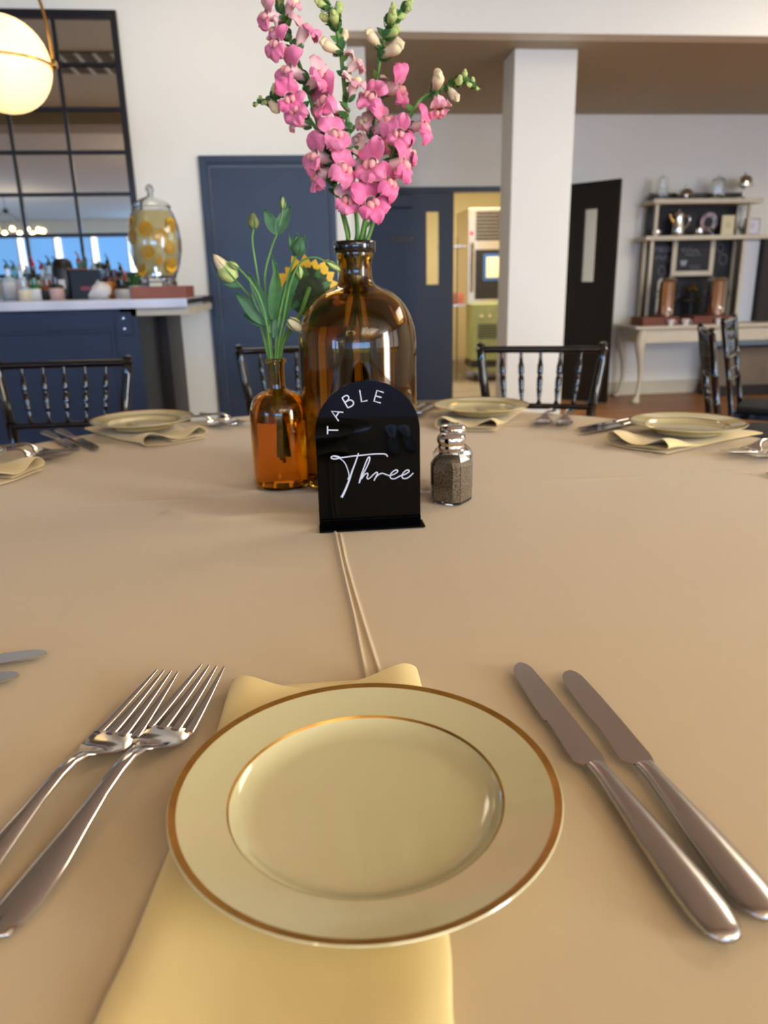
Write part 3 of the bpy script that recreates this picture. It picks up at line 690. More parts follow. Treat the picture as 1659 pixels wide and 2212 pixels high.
# framed board hanging in the hutch
t = empty('framed_chalkboard', (0, 0, 0), 0, 'cream framed chalkboard with a cup drawing hanging under the hutch shelf', 'sign')
FY = HY-.02
fa, fb = aty(1455, 525, FY), aty(1539, 595, FY)
q = MB(); x0, x1, z0, z1 = fa.x, fb.x, fb.z, 1.4495
q.box((x0, FY, z0), (x0+.045, FY+.025, z1)).box((x1-.045, FY, z0), (x1, FY+.025, z1)).box((x0+.045, FY, z0), (x1-.045, FY+.025, z0+.045)); q.build('frame', M['cream'], t, smooth=False, bevel=.003)
q = MB(); q.box((x0+.045, FY+.012, z0+.045), (x1-.045, FY+.02, z1)); q.build('board', M['chalk'], t, smooth=False)
CY_ = FY+.0115
chalk([(1472, 541), (1478, 534), (1474, 545), (1483, 536), (1482, 547), (1490, 534), (1488, 546), (1495, 535), (1494, 547), (1502, 539), (1510, 545)], t, w=.003)
chalk([(1480, 551), (1488, 549), (1496, 552), (1504, 549), (1514, 551)], t, w=.002)
cupm = MB(); c0 = aty(1477, 567, FY+.010)
cupm.prism([(c0.x-.035, c0.z+.018), (c0.x+.035, c0.z+.018), (c0.x+.02, c0.z-.03), (c0.x-.02, c0.z-.03)], FY+.0105, FY+.0118); cupm.build('cup_drawing', M['chalkline'], t, smooth=False)
for yy in (574, 579): chalk([(1490, yy), (1500, yy+1), (1512, yy)], t, w=.0015)

def item(name, label, cat, px, py, y, grp=None, z=None):
    p = aty(px, py, y); return empty(name, (p.x, y, p.z if z is None else z), 0, label, cat, grp)
S2, S1 = 1.8025, 1.4885
# top shelf
t = item('glass_pitcher', 'clear glass pitcher at the left end of the top hutch shelf', 'pitcher', 1429, 430, HY-.06, z=S2)
q = MB(); q.lathe([(0, 0), (.05, 0), (.054, .01), (.046, .09), (.034, .15), (.042, .185), (.040, .185), (.031, .15), (.043, .09), (.05, .012), (0, .008)], 24); q.build('body', M['glass'], t)
q = MB(); q.tube(cr([(-.04, 0, .165), (-.085, 0, .15), (-.088, 0, .09), (-.048, 0, .06)], 5), .006, 8); q.build('handle', M['glass'], t)
q = MB(); q.lathe([(0, .186), (.03, .187), (.012, .2), (.012, .215), (0, .225)], 16); q.build('stopper', M['glass'], t)
t = item('domed_dish', 'low silver domed butter dish on the top hutch shelf', 'dish', 1480, 430, HY-.092, z=S2)
q = MB(); q.lathe([(0, 0), (.04, 0), (.03, .02), (.085, .032), (.088, .038), (0, .036)], 28); q.build('dish', M['silver'], t)
q = MB(); q.lathe([(.075, .039), (.07, .06), (.045, .085), (.015, .098), (0, .10)], 28); q.build('dome', M['silver'], t)
q = MB(); q.lathe([(0, .0995), (.008, .1), (.014, .112), (.008, .122), (0, .124)], 12); q.build('knob', M['chrome'], t)
t = item('glass_jar', 'round clear glass jar right of the domed dish on the top shelf', 'jar', 1549, 430, HY-.078, z=S2)
q = MB(); q.lathe([(0, 0), (.06, 0), (.066, .01), (.07, .07), (.074, .12), (.06, .165), (.058, .165), (.07, .12), (.066, .07), (.062, .012), (0, .008)], 28); q.build('body', M['glass'], t)
q = MB(); q.lathe([(.062, .166), (.05, .18), (.02, .19), (.02, .2), (0, .202)], 24); q.build('lid', M['glass'], t)
t = item('cake_stand', 'silver covered cake stand at the right end of the top hutch shelf', 'cake stand', 1604, 430, HY-.06, z=S2)
q = MB(); q.lathe([(0, 0), (.035, 0), (.03, .01), (.014, .02), (.012, .09), (.03, .102), (.085, .108), (.085, .113), (0, .112)], 28); q.build('stand', M['silver'], t)
q = MB(); q.lathe([(.068, .1135), (.07, .16), (.055, .19), (.02, .208), (0, .21)], 28); q.build('cover', M['chrome'], t)
q = MB(); q.lathe([(0, .2095), (.006, .21), (.012, .222), (0, .236)], 12); q.build('knob', M['silver'], t)
# middle shelf
t = item('silver_creamer', 'tiny round silver creamer at the left of the middle hutch shelf', 'creamer', 1417, 515, HY-.06, z=S1)
q = MB(); q.lathe([(0, 0), (.028, 0), (.04, .03), (.036, .055), (.026, .07), (0, .078)], 20); q.build('body', M['chrome'], t)
q = MB(); q.tube([(.035, 0, .055), (.058, 0, .045), (.036, 0, .02)], .004, 6); q.build('handle', M['chrome'], t)
t = item('silver_coffee_pot', 'silver coffee pot with curved handle on the middle hutch shelf', 'coffee pot', 1462, 515, HY-.06, z=S1)
q = MB(); q.lathe([(0, 0), (.055, 0), (.06, .01), (.055, .08), (.042, .16), (.05, .19), (.03, .205), (.008, .212), (.01, .225), (0, .23)], 28); q.build('body', M['silver'], t)
q = MB(); q.tube(cr([(.05, 0, .17), (.10, 0, .17), (.105, 0, .12), (.05, 0, .05)], 5), .007, 8); q.build('handle', M['chrome'], t)
q = MB(); q.tube(cr([(-.045, 0, .12), (-.07, 0, .15), (-.09, 0, .19)], 5), [.018]*5+[.012]*6, 10); q.build('spout', M['brass'], t)
t = item('sugar_bowl', 'small round silver sugar bowl in the middle of the hutch shelf', 'bowl', 1508, 515, HY-.06, z=S1)
q = MB(); q.lathe([(0, 0), (.03, 0), (.045, .03), (.038, .06), (.02, .072), (.006, .078), (0, .088)], 20); q.build('body', M['chrome'], t)
for s in (-1, 1):
    q = MB(); q.tube([(s*.035, 0, .06), (s*.062, 0, .05), (s*.04, 0, .025)], .004, 6); q.build('handle', M['brass'], t)
t = item('decorative_plate', 'dark decorative plate with a pink floral rim leaning on the hutch back', 'plate', 1530, 480, HY+.03)
rimq = MB(); rimq.lathe([(.045, 0), (.085, .008), (.087, .012), (.045, .005)], 32, Matrix.Rotation(pi/2, 4, 'X'), closed=True); rimq.build('rim', mat('pink_grey_rim', (196, 158, 160), .3, var=(22, 1., (84, 96, 108))), t)
q = MB(); q.lathe([(0, 0), (.045, 0), (.045, .004), (0, .004)], 28, Matrix.Rotation(pi/2, 4, 'X')); q.build('well', M['chalk'], t)
t = item('egg_cup', 'clear small footed glass in front of the decorative plate', 'glass', 1537, 515, HY-.06, z=S1)
q = MB(); q.lathe([(0, 0), (.02, 0), (.02, .005), (.006, .012), (.006, .035), (.024, .055), (.026, .095), (.024, .095), (.021, .057), (0, .042)], 20); q.build('bowl', M['glass'], t)
def card(px, w, hh, m_, label, edge, wr):
    t = item('standing_card', label, 'card', px, 515, HY-.06, z=S1)
    q = MB(); q.box((-w/2, -.004, 0), (w/2, .004, hh)); q.build('frame', edge, t, smooth=False, bevel=.002)
    q = MB(); q.box((-w/2+.008, -.006, .008), (w/2-.008, -.0045, hh-.008)); f_ = q.build('sheet', m_, t, smooth=False)
    for k in range(3):
        q = MB(); q.box((-w*wr, -.0066, hh*.4+k*.018), (w*wr, -.0061, hh*.4+k*.018+.004)); q.build('text_line', M['kfloor'], f_, smooth=False)
paper_y = mat('ivory_card', (218, 206, 164), .7, bump=(60, .03, .001)); paper_w = mat('white_card', (214, 212, 222), .7, bump=(60, .03, .001))
card(1569, .125, .175, paper_y, 'ivory card standing on the middle hutch shelf', paper_y, .22)
card(1621, .155, .145, paper_w, 'white framed card at the right end of the middle hutch shelf', M['frameblack'], .15)
t = item('bud_vase', 'slim clear bud vase between the two standing cards', 'vase', 1597, 515, HY-.07, z=S1)
q = MB(); q.lathe([(0, 0), (.026, 0), (.024, .08), (.014, .12), (.016, .2), (.034, .25), (.031, .25), (.013, .2), (.011, .12), (.02, .08), (0, .006)], 20); q.build('body', M['glass'], t)
# urns and boxes
G3 = 'polished coffee urns on the console table'
def urn(px, label):
    p = aty(px, 660, 6.80); x = p.x
    t = empty('coffee_urn', (x, 6.80, TZc+.076), 0, label, 'urn', G3)
    q = MB(); q.lathe([(0, 0), (.085, 0), (.088, .01), (.086, .30), (.09, .305), (.07, .34), (.02, .352), (0, .353)], 32); q.build('body', M['chrome'], t)
    q = MB(); q.lathe([(0, .353), (.008, .355), (.014, .37), (0, .385)], 12); q.build('knob', M['frameblack'], t)
    for s in (-1, 1):
        q = MB(); q.tube([(s*.085, 0, .22), (s*.12, 0, .22), (s*.12, 0, .17), (s*.085, 0, .17)], .006, 8); q.build('handle', M['frameblack'], t)
    q = MB(); q.tube([(0, -.085, .06), (0, -.125, .06), (0, -.128, .035)], .008, 8); q.build('tap', M['chrome'], t)
urn(1437, 'polished coffee urn on the left side of the console table'); urn(1546, 'polished coffee urn on the right, below the two cards')
for i, (pa, pb, label) in enumerate(((1389, 1468, 'rust brown riser box under the left coffee urn'), (1499, 1590, 'rust brown riser box under the right coffee urn'))):
    a, b = aty(pa, 690, 6.68), aty(pb, 690, 6.68)
    q = MB(); q.box((a.x, 6.68, TZc+.0005), (b.x, 6.93, TZc+.075)); o = q.build('riser_box', M['brick2'], smooth=False, bevel=.002); tag(o, label, 'box', 'riser boxes of the coffee station')
t = item('tiered_fountain', 'dark tiered tray stand with a brass top between the coffee urns', 'tray stand', 1490, 680, 6.995, z=TZc+.0005)
q = MB(); q.lathe([(0, 0), (.045, 0), (.042, .015), (.012, .03), (.01, .30), (0, .31)], 24); q.build('stand', M['frameblack'], t)
q = MB(); q.lathe([(.0105, .19), (.10, .205), (.105, .215), (.0105, .20)], 32, closed=True); q.build('tray', M['steel2'], t)
q = MB(); q.lathe([(.0105, .285), (.05, .29), (.07, .30), (.02, .33), (0, .37)], 28); q.build('finial', M['brass'], t)
for px, py, w, label in ((1448, 698, .034, 'small white cup in front of the left riser box'), (1480, 698, .042, 'white cup between the two rust brown riser boxes'), (1550, 700, .032, 'small white cup in front of the right riser box')):
    t = item('coffee_cup', label, 'cup', px, py, 6.655, 'white cups of the coffee station', z=TZc+.0005)
    q = MB(); q.lathe([(0, 0), (w*.6, 0), (w, .055), (w*.93, .055), (w*.55, .004), (0, .004)], 22); q.build('bowl', B['white'], t)
    q = MB(); q.tube(cr([(w*.9, 0, .045), (w*1.5, 0, .04), (w*1.4, 0, .018), (w*.7, 0, .012)], 4), .003, 6); q.build('handle', B['white'], t)
t = empty('dark_cabinet', (4.56, 7.0, TZc+.0005), 0, 'tall dark brown cabinet box at the right end of the console table', 'cabinet')
a = aty(1623, 600, 6.9)
q = MB(); q.box((-.212, -.12, 0), (.28, .13, .745)); q.build('body', M['darkwood'], t, smooth=False, bevel=.004)

# ================================================================== KITCHEN THINGS
t = empty('kitchen_fridge', (2.42, 9.0, 0), 0, 'steel kitchen cabinet with dark louvres seen through the doorway', 'refrigerator')
q = MB(); q.box((-.42, 0, 0), (.5, .7, 1.93)); q.build('body', M['steel2'], t, smooth=False, bevel=.004)
q = MB(); q.box((-.33, -.02, .92), (.45, -.0005, 1.48)); q.build('door_glass', M['darkwood'], t, smooth=False, bevel=.003)
for k in range(8):
    q = MB(); q.box((-.33, -.015, 1.58+k*.04), (.45, -.0005, 1.61+k*.04)); q.build('louvre', M['darkwood'], t, smooth=False)
q = MB(); q.lathe([(0, 0), (.022, .002), (.018, .012), (0, .016)], 14, Matrix.Translation((-.38, -.001, 1.66)) @ Matrix.Rotation(pi/2, 4, 'X')); q.build('red_lamp', mat('red_indicator', (220, 30, 60), .3, emit=(230, 30, 60), estr=1.0, bump=(5, .01, .001)), t)
q = MB(); q.tube([(-.37, -.03, 1.56), (-.37, -.05, 1.3), (-.37, -.03, 1.0)], .016, 8); q.build('handle', M['chrome'], t)
q = MB(); q.box((-.24, -.024, 1.13), (.1, -.0205, 1.43)); p_ = q.build('blue_notice', mat('blue_card', (50, 96, 160), .6, bump=(50, .03, .001)), t, smooth=False)
q = MB(); q.box((-.205, -.027, 1.165), (.08, -.0245, 1.395)); q.build('notice_sheet', mat('peach_paper', (246, 222, 190), .6, bump=(50, .03, .001)), p_, smooth=False)
greenm = mat('green_enamel', (156, 160, 108), .5, var=(10, .6, (130, 138, 90)))
t = empty('ventilated_cart', (2.27, 8.6, 0), 0, 'pale green slotted kitchen cart below the blue notice', 'cart')
q = MB(); q.box((-.30, -.02, .24), (.4, .34, .88)); q.build('body', greenm, t, smooth=False, bevel=.01)
for k in range(6):
    q = MB(); q.box((-.24, -.026, .50+k*.028), (.35, -.0205, .512+k*.028)); q.build('slot', M['darkwood'], t, smooth=False)
for k in range(6):
    q = MB(); q.lathe([(0, 0), (.02, .001), (.016, .008), (0, .01)], 12, Matrix.Translation((-.2+k*.1, -.0205, .74)) @ Matrix.Rotation(pi/2, 4, 'X')); q.build('knob', paper_y, t)
q = MB(); q.box((-.31, -.03, .17), (.41, .35, .235)); q.build('shelf', M['darkwood'], t, smooth=False)
q = MB(); q.box((-.28, -.03, .12), (.38, .30, .165)); q.build('lower_shelf', greenm, t, smooth=False)
for x in (-.26, .36):
    q = MB(); q.lathe([(0, -.015), (.05, -.012), (.055, 0), (.05, .012), (0, .015)], 16, Matrix.Translation((x, .0, .056)) @ Matrix.Rotation(pi/2, 4, 'Y')); q.build('wheel', M['frameblack'], t)
    q = MB(); q.box((x-.02, -.02, .1115), (x+.02, .02, .1195)); q.build('caster', M['steel2'], t, smooth=False)
t = empty('side_shelf', (1.79, 8.7, 0), 0, 'steel shelf leg with a red and white box beside the kitchen doorway', 'shelf')
q = MB(); q.box((-.16, 0, .86), (.12, .3, .875)).box((-.16, 0, 1.5), (.12, .3, 1.515)); q.build('shelf', M['steel2'], t, smooth=False)
for x in (-.145, .02):
    q = MB(); q.tube([(x, .02, 0), (x, .02, 1.6)], .014, 8); q.build('leg', M['steel2'], t)
t = empty('snack_box', (1.80, 8.85, .8755), 0, 'red and white box on the steel kitchen shelf', 'box')
q = MB(); q.box((-.12, -.1, 0), (.1, .1, .13)); q.build('body', mat('red_white_card', (214, 150, 130), .6, var=(9, .9, (196, 84, 70))), t, smooth=False, bevel=.003)

# ================================================================== TABLE AND CLOTH
TC = Vector((.09, 1.16)); TR = 1.06
tb = empty('banquet_table', (TC.x, TC.y, 0), 0, 'large round banquet table hidden under the champagne cloth', 'table')
q = MB(); q.lathe([(0, .715), (TR-.02, .715), (TR-.012, .735), (TR-.02, .752), (0, .752)], 64); q.build('tabletop', M['darkwood'], tb)
for k in range(4):
    a = pi/4+k*pi/2; q = MB(); q.tube([(.7*cos(a), .7*sin(a), 0), (.7*cos(a), .7*sin(a), .7145)], .018, 8); q.build('leg', M['frameblack'], tb)
V2 = Vector
ridges = [  # (polyline, height, half width)
    ([(.036, 1.30), (.037, 1.056), (.040, .90), (.044, .77), (.0455, .632), (.046, .30)], .0034, .0023),
    ([(.044, 1.06), (.045, .95), (.049, .84), (.053, .751), (.059, .636), (.068, .45)], .0026, .0022),
    ([(-.95, 1.318), (-.54, 1.312), (-.34, 1.300), (-.18, 1.308), (-.055, 1.296), (.3, 1.30), (.9, 1.31)], .0018, .0032),
    ([(-.23, 1.215), (-.19, 1.185), (-.13, 1.17), (-.08, 1.175)], .0045, .014),
    ([(-.06, 1.18), (-.02, 1.17), (.03, 1.15)], .0030, .011),
    ([(-.20, 1.33), (-.15, 1.315), (-.10, 1.325)], .0036, .013),
    ([(-.16, .96), (-.08, .935), (.0, .93)], .0010, .02),
]
import numpy as np
def seg_d(X, Y_, a, b):
    ax, ay = a; bx_, by_ = b; dx, dy = bx_-ax, by_-ay; L2 = dx*dx+dy*dy
    t = np.clip(((X-ax)*dx+(Y_-ay)*dy)/L2, 0, 1); return np.hypot(X-(ax+t*dx), Y_-(ay+t*dy))
def cloth_h(X, Y_):
    H = np.zeros_like(X)
    for pl_, hh, w in ridges:
        D = np.full_like(X, 9.)
        for a, b in zip(pl_, pl_[1:]): D = np.minimum(D, seg_d(X, Y_, a, b))
        H += hh*np.exp(-(D/w)**2)
    H += .0006*np.sin(X*5.3+1)*np.cos(Y_*4.1) + .0004*np.sin(X*11+Y_*7)
    return H
# fine grid in the middle, polar skirt around it
NA = 240
radii = list(np.linspace(.0, .98, 200)) + list(np.linspace(.985, TR-.012, 8))
vs = [(TC.x, TC.y, 0)]; fs = []
ang_ = np.arange(NA)*2*pi/NA
# angular density is refined by using a rectangular grid for the visible centre
gx = np.concatenate([np.linspace(-1.0, -.26, 80, endpoint=False), np.linspace(-.26, .032, 100, endpoint=False), np.linspace(.032, .072, 50, endpoint=False), np.linspace(.072, .14, 26, endpoint=False), np.linspace(.14, 1.18, 100)])
gy = np.linspace(.08, 2.24, 280)
GX, GY = np.meshgrid(gx, gy); inside = np.hypot(GX-TC.x, GY-TC.y)
GZ = TZ + cloth_h(GX, GY)
edge = TR-.012
# clamp the grid to the disc rim by pulling outside points in
sc_ = np.where(inside > edge, edge/np.maximum(inside, 1e-6), 1.0)
PXg = TC.x+(GX-TC.x)*sc_; PYg = TC.y+(GY-TC.y)*sc_
nr, nc = GX.shape
pts = np.stack([PXg, PYg, GZ], -1).reshape(-1, 3)
cells = []
ins = inside <= edge
for i in range(nr-1):
    for j in range(nc-1):
        k = ins[i, j] or ins[i+1, j] or ins[i, j+1] or ins[i+1, j+1]
        if k: cells.append((i*nc+j, i*nc+j+1, (i+1)*nc+j+1, (i+1)*nc+j))
me = bpy.data.meshes.new('tablecloth'); me.from_pydata(pts.tolist(), [], cells)
bm = bmesh.new(); bm.from_mesh(me)
bmesh.ops.delete(bm, geom=[v for v in bm.verts if not v.link_faces], context='VERTS')
bmesh.ops.dissolve_degenerate(bm, dist=1e-5, edges=bm.edges[:])
bm.to_mesh(me); bm.free()
# skirt
sk = MB(); n = 360; rows = []
for (rr, zz, amp) in [(TR-.020, TZ+.0005, 0), (TR-.008, TZ-.001, 0), (TR+.002, TZ-.010, 0), (TR+.006, TZ-.04, .002), (TR+.010, TZ-.12, .009), (TR+.014, TZ-.20, .014), (TR+.018, TZ-.255, .018)]:
    rows.append([(TC.x+(rr+amp*sin(a*26+.7*sin(a*5)))*cos(a), TC.y+(rr+amp*sin(a*26+.7*sin(a*5)))*sin(a), zz) for a in [2*pi*k/n for k in range(n)]])
vsk = [p for r in rows for p in r]; fsk = []
for i in range(len(rows)-1):
    for k in range(n): fsk.append((i*n+k, i*n+(k+1) % n, (i+1)*n+(k+1) % n, (i+1)*n+k))
bm = bmesh.new(); bm.from_mesh(me)
nv = [bm.verts.new(p) for p in vsk]
for f in fsk: bm.faces.new([nv[i] for i in f])
bmesh.ops.recalc_face_normals(bm, faces=bm.faces)
bm.to_mesh(me); bm.free()
for p in me.polygons: p.use_smooth = True
me.materials.append(M['cloth'])
up = sum(p.normal.z for p in list(me.polygons)[:200])
if up < 0: me.flip_normals()
cl = bpy.data.objects.new('tablecloth', me); COL.objects.link(cl)
tag(cl, 'champagne beige satin tablecloth with a sharp fold crease over the round table', 'tablecloth')
def zc(x, y): return TZ + float(cloth_h(np.array([x]), np.array([y]))[0])

# ================================================================== PLACE SETTINGS
PR = .1378; PS = .955
def plate(t):
    pr = [(0, .006), (.078, .006), (.088, .0075), (.0955, .0125), (.0985, .0165), (.110, .0185), (.128, .0225), (.1345, .0242), (PR-.0006, .0248), (PR, .0240), (PR-.001, .0225), (.120, .0175), (.095, .0105), (.082, .002), (.080, 0), (.074, 0), (.072, .003), (0, .003)]
    q = MB(); q.lathe(pr, 128); q.build('plate_body', M['china'], t)
    q = MB(); q.lathe([(.1318, .02355), (.1345, .02435), (PR-.0010, .02495), (PR-.0010, .0247), (.1345, .0241), (.1318, .0233)], 128, closed=True); q.build('gold_rim', M['gold'], t)
    q = MB(); q.lathe([(.0970, .0148), (.0982, .01655), (.0986, .01645), (.0974, .0147)], 128, closed=True); q.build('gold_ring', M['gold'], t)
proto = {}
def ell_ring(c, X, Z, a, b, n=14):
    "ring around point c with half axes a along X and b along Z"
    return [tuple(Vector(c) + Vector(X)*a*cos(2*pi*k/n) + Vector(Z)*b*sin(2*pi*k/n)) for k in range(n)]
def fork():
    t = empty('fork', (0, 0, 0))
    # along +Y: handle end y=0, tines end y=.315
    prof = [(0, .004, .002, .004), (.003, .0100, .003, .004), (.012, .0128, .0035, .0042), (.03, .0136, .0035, .005), (.06, .0116, .0035, .0078), (.09, .0086, .0033, .0120), (.12, .0062, .0034, .0165), (.145, .0056, .0034, .0195), (.162, .0052, .0032, .0198), (.176, .0062, .0028, .0170), (.186, .0105, .0022, .0125), (.195, .0180, .0018, .0082), (.204, .0220, .0015, .0056), (.214, .0232, .0014, .0046), (.226, .0232, .0014, .0044)]
    dz = lambda y: .0
    q = MB(); q.loft([ell_ring((0, y, z), (1, 0, 0), (0, 0, 1), w, th) for y, w, th, z in prof]); q.build('handle', M['steel'], t)
    # four tines, rising towards their points
    for k in range(4):
        x0 = (-1.5+k)*.0126; x1 = x0*.62; pts = []; rr = []
        for i in range(9):
            u = i/8; y = .222+u*.095; z = .0046+.013*u**1.5+.001*sin(pi*u)
            pts.append((x0+(x1-x0)*u, y, z)); rr.append(.0036*(1-u)**.7+.0010)
        q = MB(); q.tube(pts, rr, 10, up=(0, 0, 1), flat=.55); q.build('tine', M['steel'], t)
    return t
def knife(length=.325, serr=True):
    t = empty('dinner_knife' if serr else 'butter_knife', (0, 0, 0)); s = length/.325
    prof = [(0, .002, .001, .006), (.002, .0072, .0035, .006), (.008, .0112, .0048, .0062), (.02, .0136, .0054, .0066), (.04, .0140, .0054, .0068), (.08, .0122, .0050, .0068), (.12, .0092, .0046, .0066), (.148, .0074, .0044, .0062), (.158, .0074, .0044, .0058), (.164, .0078, .0036, .0056)]
    q = MB(); q.loft([ell_ring((0, y*s, z), (1, 0, 0), (0, 0, 1), w, th, 20) for y, w, th, z in prof]); q.build('handle', M['steel2'], t)
    edge_ = []
    y0, y1 = .1645*s, length
    left = [(y0, -.0072), (y0+.006, -.0125), (y0+.02, -.0122), (y0+.05*s, -.0108)]
    if serr:
        k0 = y0+.062*s; n_ = 34; left.append((k0, -.0108))
        for i in range(n_):
            y = k0+(length-.016-k0)*i/n_; wv = -.0122+.0030*(i/n_)**2
            left += [(y, wv-.0002), (y+.0008, wv+.0006)]
        left += [(length-.012, -.0082), (length-.005, -.0052), (length-.001, -.0015)]
    else:
        left += [(length-.05, -.0112), (length-.02, -.0105), (length-.008, -.0078), (length-.002, -.0035)]
    right = [(length, .0015), (length-.004, .0045), (length-.012, .0066), (length-.05, .0078), (y0+.06*s, .0080), (y0+.01, .0080), (y0, .0066)]
    poly = [(x*1.22, y) for y, x in left] + [(x*1.22, y) for y, x in right]
    mb = MB(); n_ = len(poly)
    q = bmesh.new(); va = [q.verts.new((x, y, .0052)) for x, y in poly]; vb = [q.verts.new((x, y, .0068)) for x, y in poly]
    q.faces.new(va[::-1]); q.faces.new(vb)
    for k in range(n_): q.faces.new((va[k], va[(k+1) % n_], vb[(k+1) % n_], vb[k]))
    bmesh.ops.recalc_face_normals(q, faces=q.faces)
    me_ = bpy.data.meshes.new('blade'); q.to_mesh(me_); q.free(); me_.materials.append(M['steel'])
    bl = bpy.data.objects.new('blade', me_); COL.objects.link(bl); bl.parent = t
    return t
def napkin(t, front=True, L0=-.145, L1=.205, w0=.106, w1=.078):
    "folded strip: wide underlay with two rolled folds showing at its inner end; local +Y points to the table centre"
    sec = []
    # cross section of the S fold, in units of half width (x) and metres (z)
    S_ = [(-1.0, .0016), (-.5, .0010), (0, .0009), (.5, .0010), (.95, .0018), (1.03, .0060), (.98, .0125), (.80, .0165), (.60, .0150), (.30, .0095), (.0, .0062), (-.30, .0070), (-.55, .0120), (-.80, .0165), (-.97, .0130), (-1.03, .0085), (-.92, .0055), (-.6, .0048), (-.2, .0042), (.2, .0036)]
    S_ = [(p.x, p.z) for p in cr([(a, 0, b) for a, b in S_], 4)]
    grid = []
    NL = 18
    for i in range(NL+1):
        u = i/NL; y = L0+(L1-L0)*u; hw_ = w0+(w1-w0)*min(1, u*1.15); k = smoothstep(.62, .98, u)
        fl = .30 + 1.55*k
        row = []
        for a, b in S_:
            yy = y + .012*sin(a*2.2+.6)*k - .010*a*k
            z = b*fl if b > .002 else b
            row.append((a*hw_ + .004*sin(u*5), yy, .0012+z))
        grid.append(row)
    q = MB(); q.sheet(grid, .0011); q.build('folded_cloth', M['napkin'], t)
# --- near setting
plate0 = empty('plate', (.0285, .4285, TZ+.0118), radians(5)); plate(plate0); plate0.scale = (PS, PS, PS)
fork0 = fork(); knife0 = knife(.325, True); knife1 = knife(.292, False)
GP, GF, GK, GN = 'gold-rimmed dinner plates', 'forks of the place settings', 'knives of the place settings', 'yellow folded napkins'
def lay(o, end, tip, z=.001, roll=0):
    e, t_ = Vector(end), Vector(tip); dx = t_-e
    o.location = (e.x, e.y, TZ+z); o.rotation_euler = (0, roll, atan2(dx.y, dx.x)-pi/2)
def fresh(src, first):
    return src if first else copy_tree(src)
tag(plate0, 'large cream plate with gold rim and gold ring in the foreground', 'plate', GP)
# the near napkin is built to the outline in the photograph
nk = empty('napkin', (0, 0, 0), 0, 'pale yellow folded napkin under the foreground plate', 'napkin', GN)
def near_napkin():
    HK = 1.0
    S_ = [(-.96, .0012), (-.5, .0009), (0, .0009), (.5, .0010), (.93, .0016), (1.0, .0050), (.96, .0105), (.82, .0140), (.64, .0128), (.34, .0080), (.0, .0050), (-.30, .0052), (-.55, .0088), (-.80, .0132), (-.95, .0112), (-1.0, .0072), (-.90, .0048), (-.6, .0042), (-.2, .0036), (.2, .0030)]
    S_ = [(p.x, p.z) for p in cr([(a, 0, b) for a, b in S_], 4)]
    # left / right outline of the napkin along the table (y: x_left, x_right)
    LR = [(.13, -.150, .050), (.20, -.140, .052), (.278, -.124, .058), (.31, -.119, .064), (.338, -.113, .067), (.416, -.103, .078), (.50, -.090, .088), (.575, -.084, .093), (.625, -.080, .094)]
    grid = []; NL = 30
    for i in range(NL+1):
        y = .13 + (.625-.13)*i/NL
        for (ya, la, ra), (yb, lb, rb) in zip(LR, LR[1:]):
            if ya <= y <= yb+1e-9: u = (y-ya)/(yb-ya); l, rt = la+(lb-la)*u, ra+(rb-ra)*u; break
        k = smoothstep(.535, .62, y); fl = .60+.52*k; cx, hw_ = (l+rt)/2, (rt-l)/2
        if y < .33: fl = .60 + .15*smoothstep(.33, .2, y)
        row = []
        for a, b in S_:
            yy = y - .018*max(0, 1-a*a*1.3)*k*smoothstep(.001, .006, b)
            z = b*fl if b > .002 else b
            row.append((cx+a*hw_, yy, zc(cx, y)+.0008+z))
        grid.append(row)
    q = MB(); q.sheet(grid, .0011); q.build('folded_cloth', M['napkin'], nk)
near_napkin()
fork0.scale = (1.0, .945, .935); lay(fork0, (-.1955, .360), (-.0985, .645)); tag(fork0, 'foreground dinner fork, the one nearest the plate', 'fork', GF)
f2 = copy_tree(fork0); f2.scale = (.92, .935, .935); lay(f2, (-.2395, .361), (-.1405, .640)); tag(f2, 'foreground fork lying outside, cut off by the left picture edge', 'fork', GF)
lay(knife0, (.2205, .300), (.1935, .624)); tag(knife0, 'foreground serrated dinner knife beside the plate', 'knife', GK)
lay(knife1, (.2515, .311), (.2365, .577)); tag(knife1, 'foreground butter knife with a rounded tip, outer of the two', 'knife', GK)

def setting(pc, where, w, plate_=True, nap=True, forks=((-.180, 0), (-.232, 0)), knives=((.175, 0), (.21, 0)), nrot=0, noff=(0, 0), inward=None):
    pc = Vector(pc); inn = (Vector(inward) if inward else (TC-pc)).normalized(); xr = Vector((inn.y, -inn.x)); rz = atan2(inn.y, inn.x)-pi/2
    if nap:
        n_ = empty('napkin', (pc.x+inn.x*noff[1]+xr.x*noff[0], pc.y+inn.y*noff[1]+xr.y*noff[0], TZ+.0008), rz+nrot, 'pale yellow folded napkin under the %s' % w, 'napkin', GN); napkin(n_)
    if plate_:
        p_ = copy_tree(plate0); p_.location = (pc.x, pc.y, TZ+.0145); tag(p_, 'cream gold-rimmed plate %s' % where, 'plate', GP)
    names = ['inner', 'outer']
    for i, (fx_, fy_) in enumerate(forks):
        o = copy_tree(fork0); b = pc + xr*fx_ + inn*(-.15+fy_); lay(o, b, b+inn*.3); tag(o, '%s fork beside the plate %s' % (names[i], where), 'fork', GF)
    for i, (kx, ky) in enumerate(knives):
        o = copy_tree(knife0 if i == 0 else knife1); b = pc + xr*kx + inn*(-.16+ky); lay(o, b, b+inn*.3); tag(o, '%s knife beside the plate %s' % (names[i], where), 'knife', GK)
setting((-.422, 1.987), 'in front of the bar chair', 'plate in front of the bar chair')
setting((.485, 2.002), 'behind the salt and pepper shakers', 'plate behind the shakers')
setting((.892, 1.636), 'at the far right of the table', 'plate at the far right')
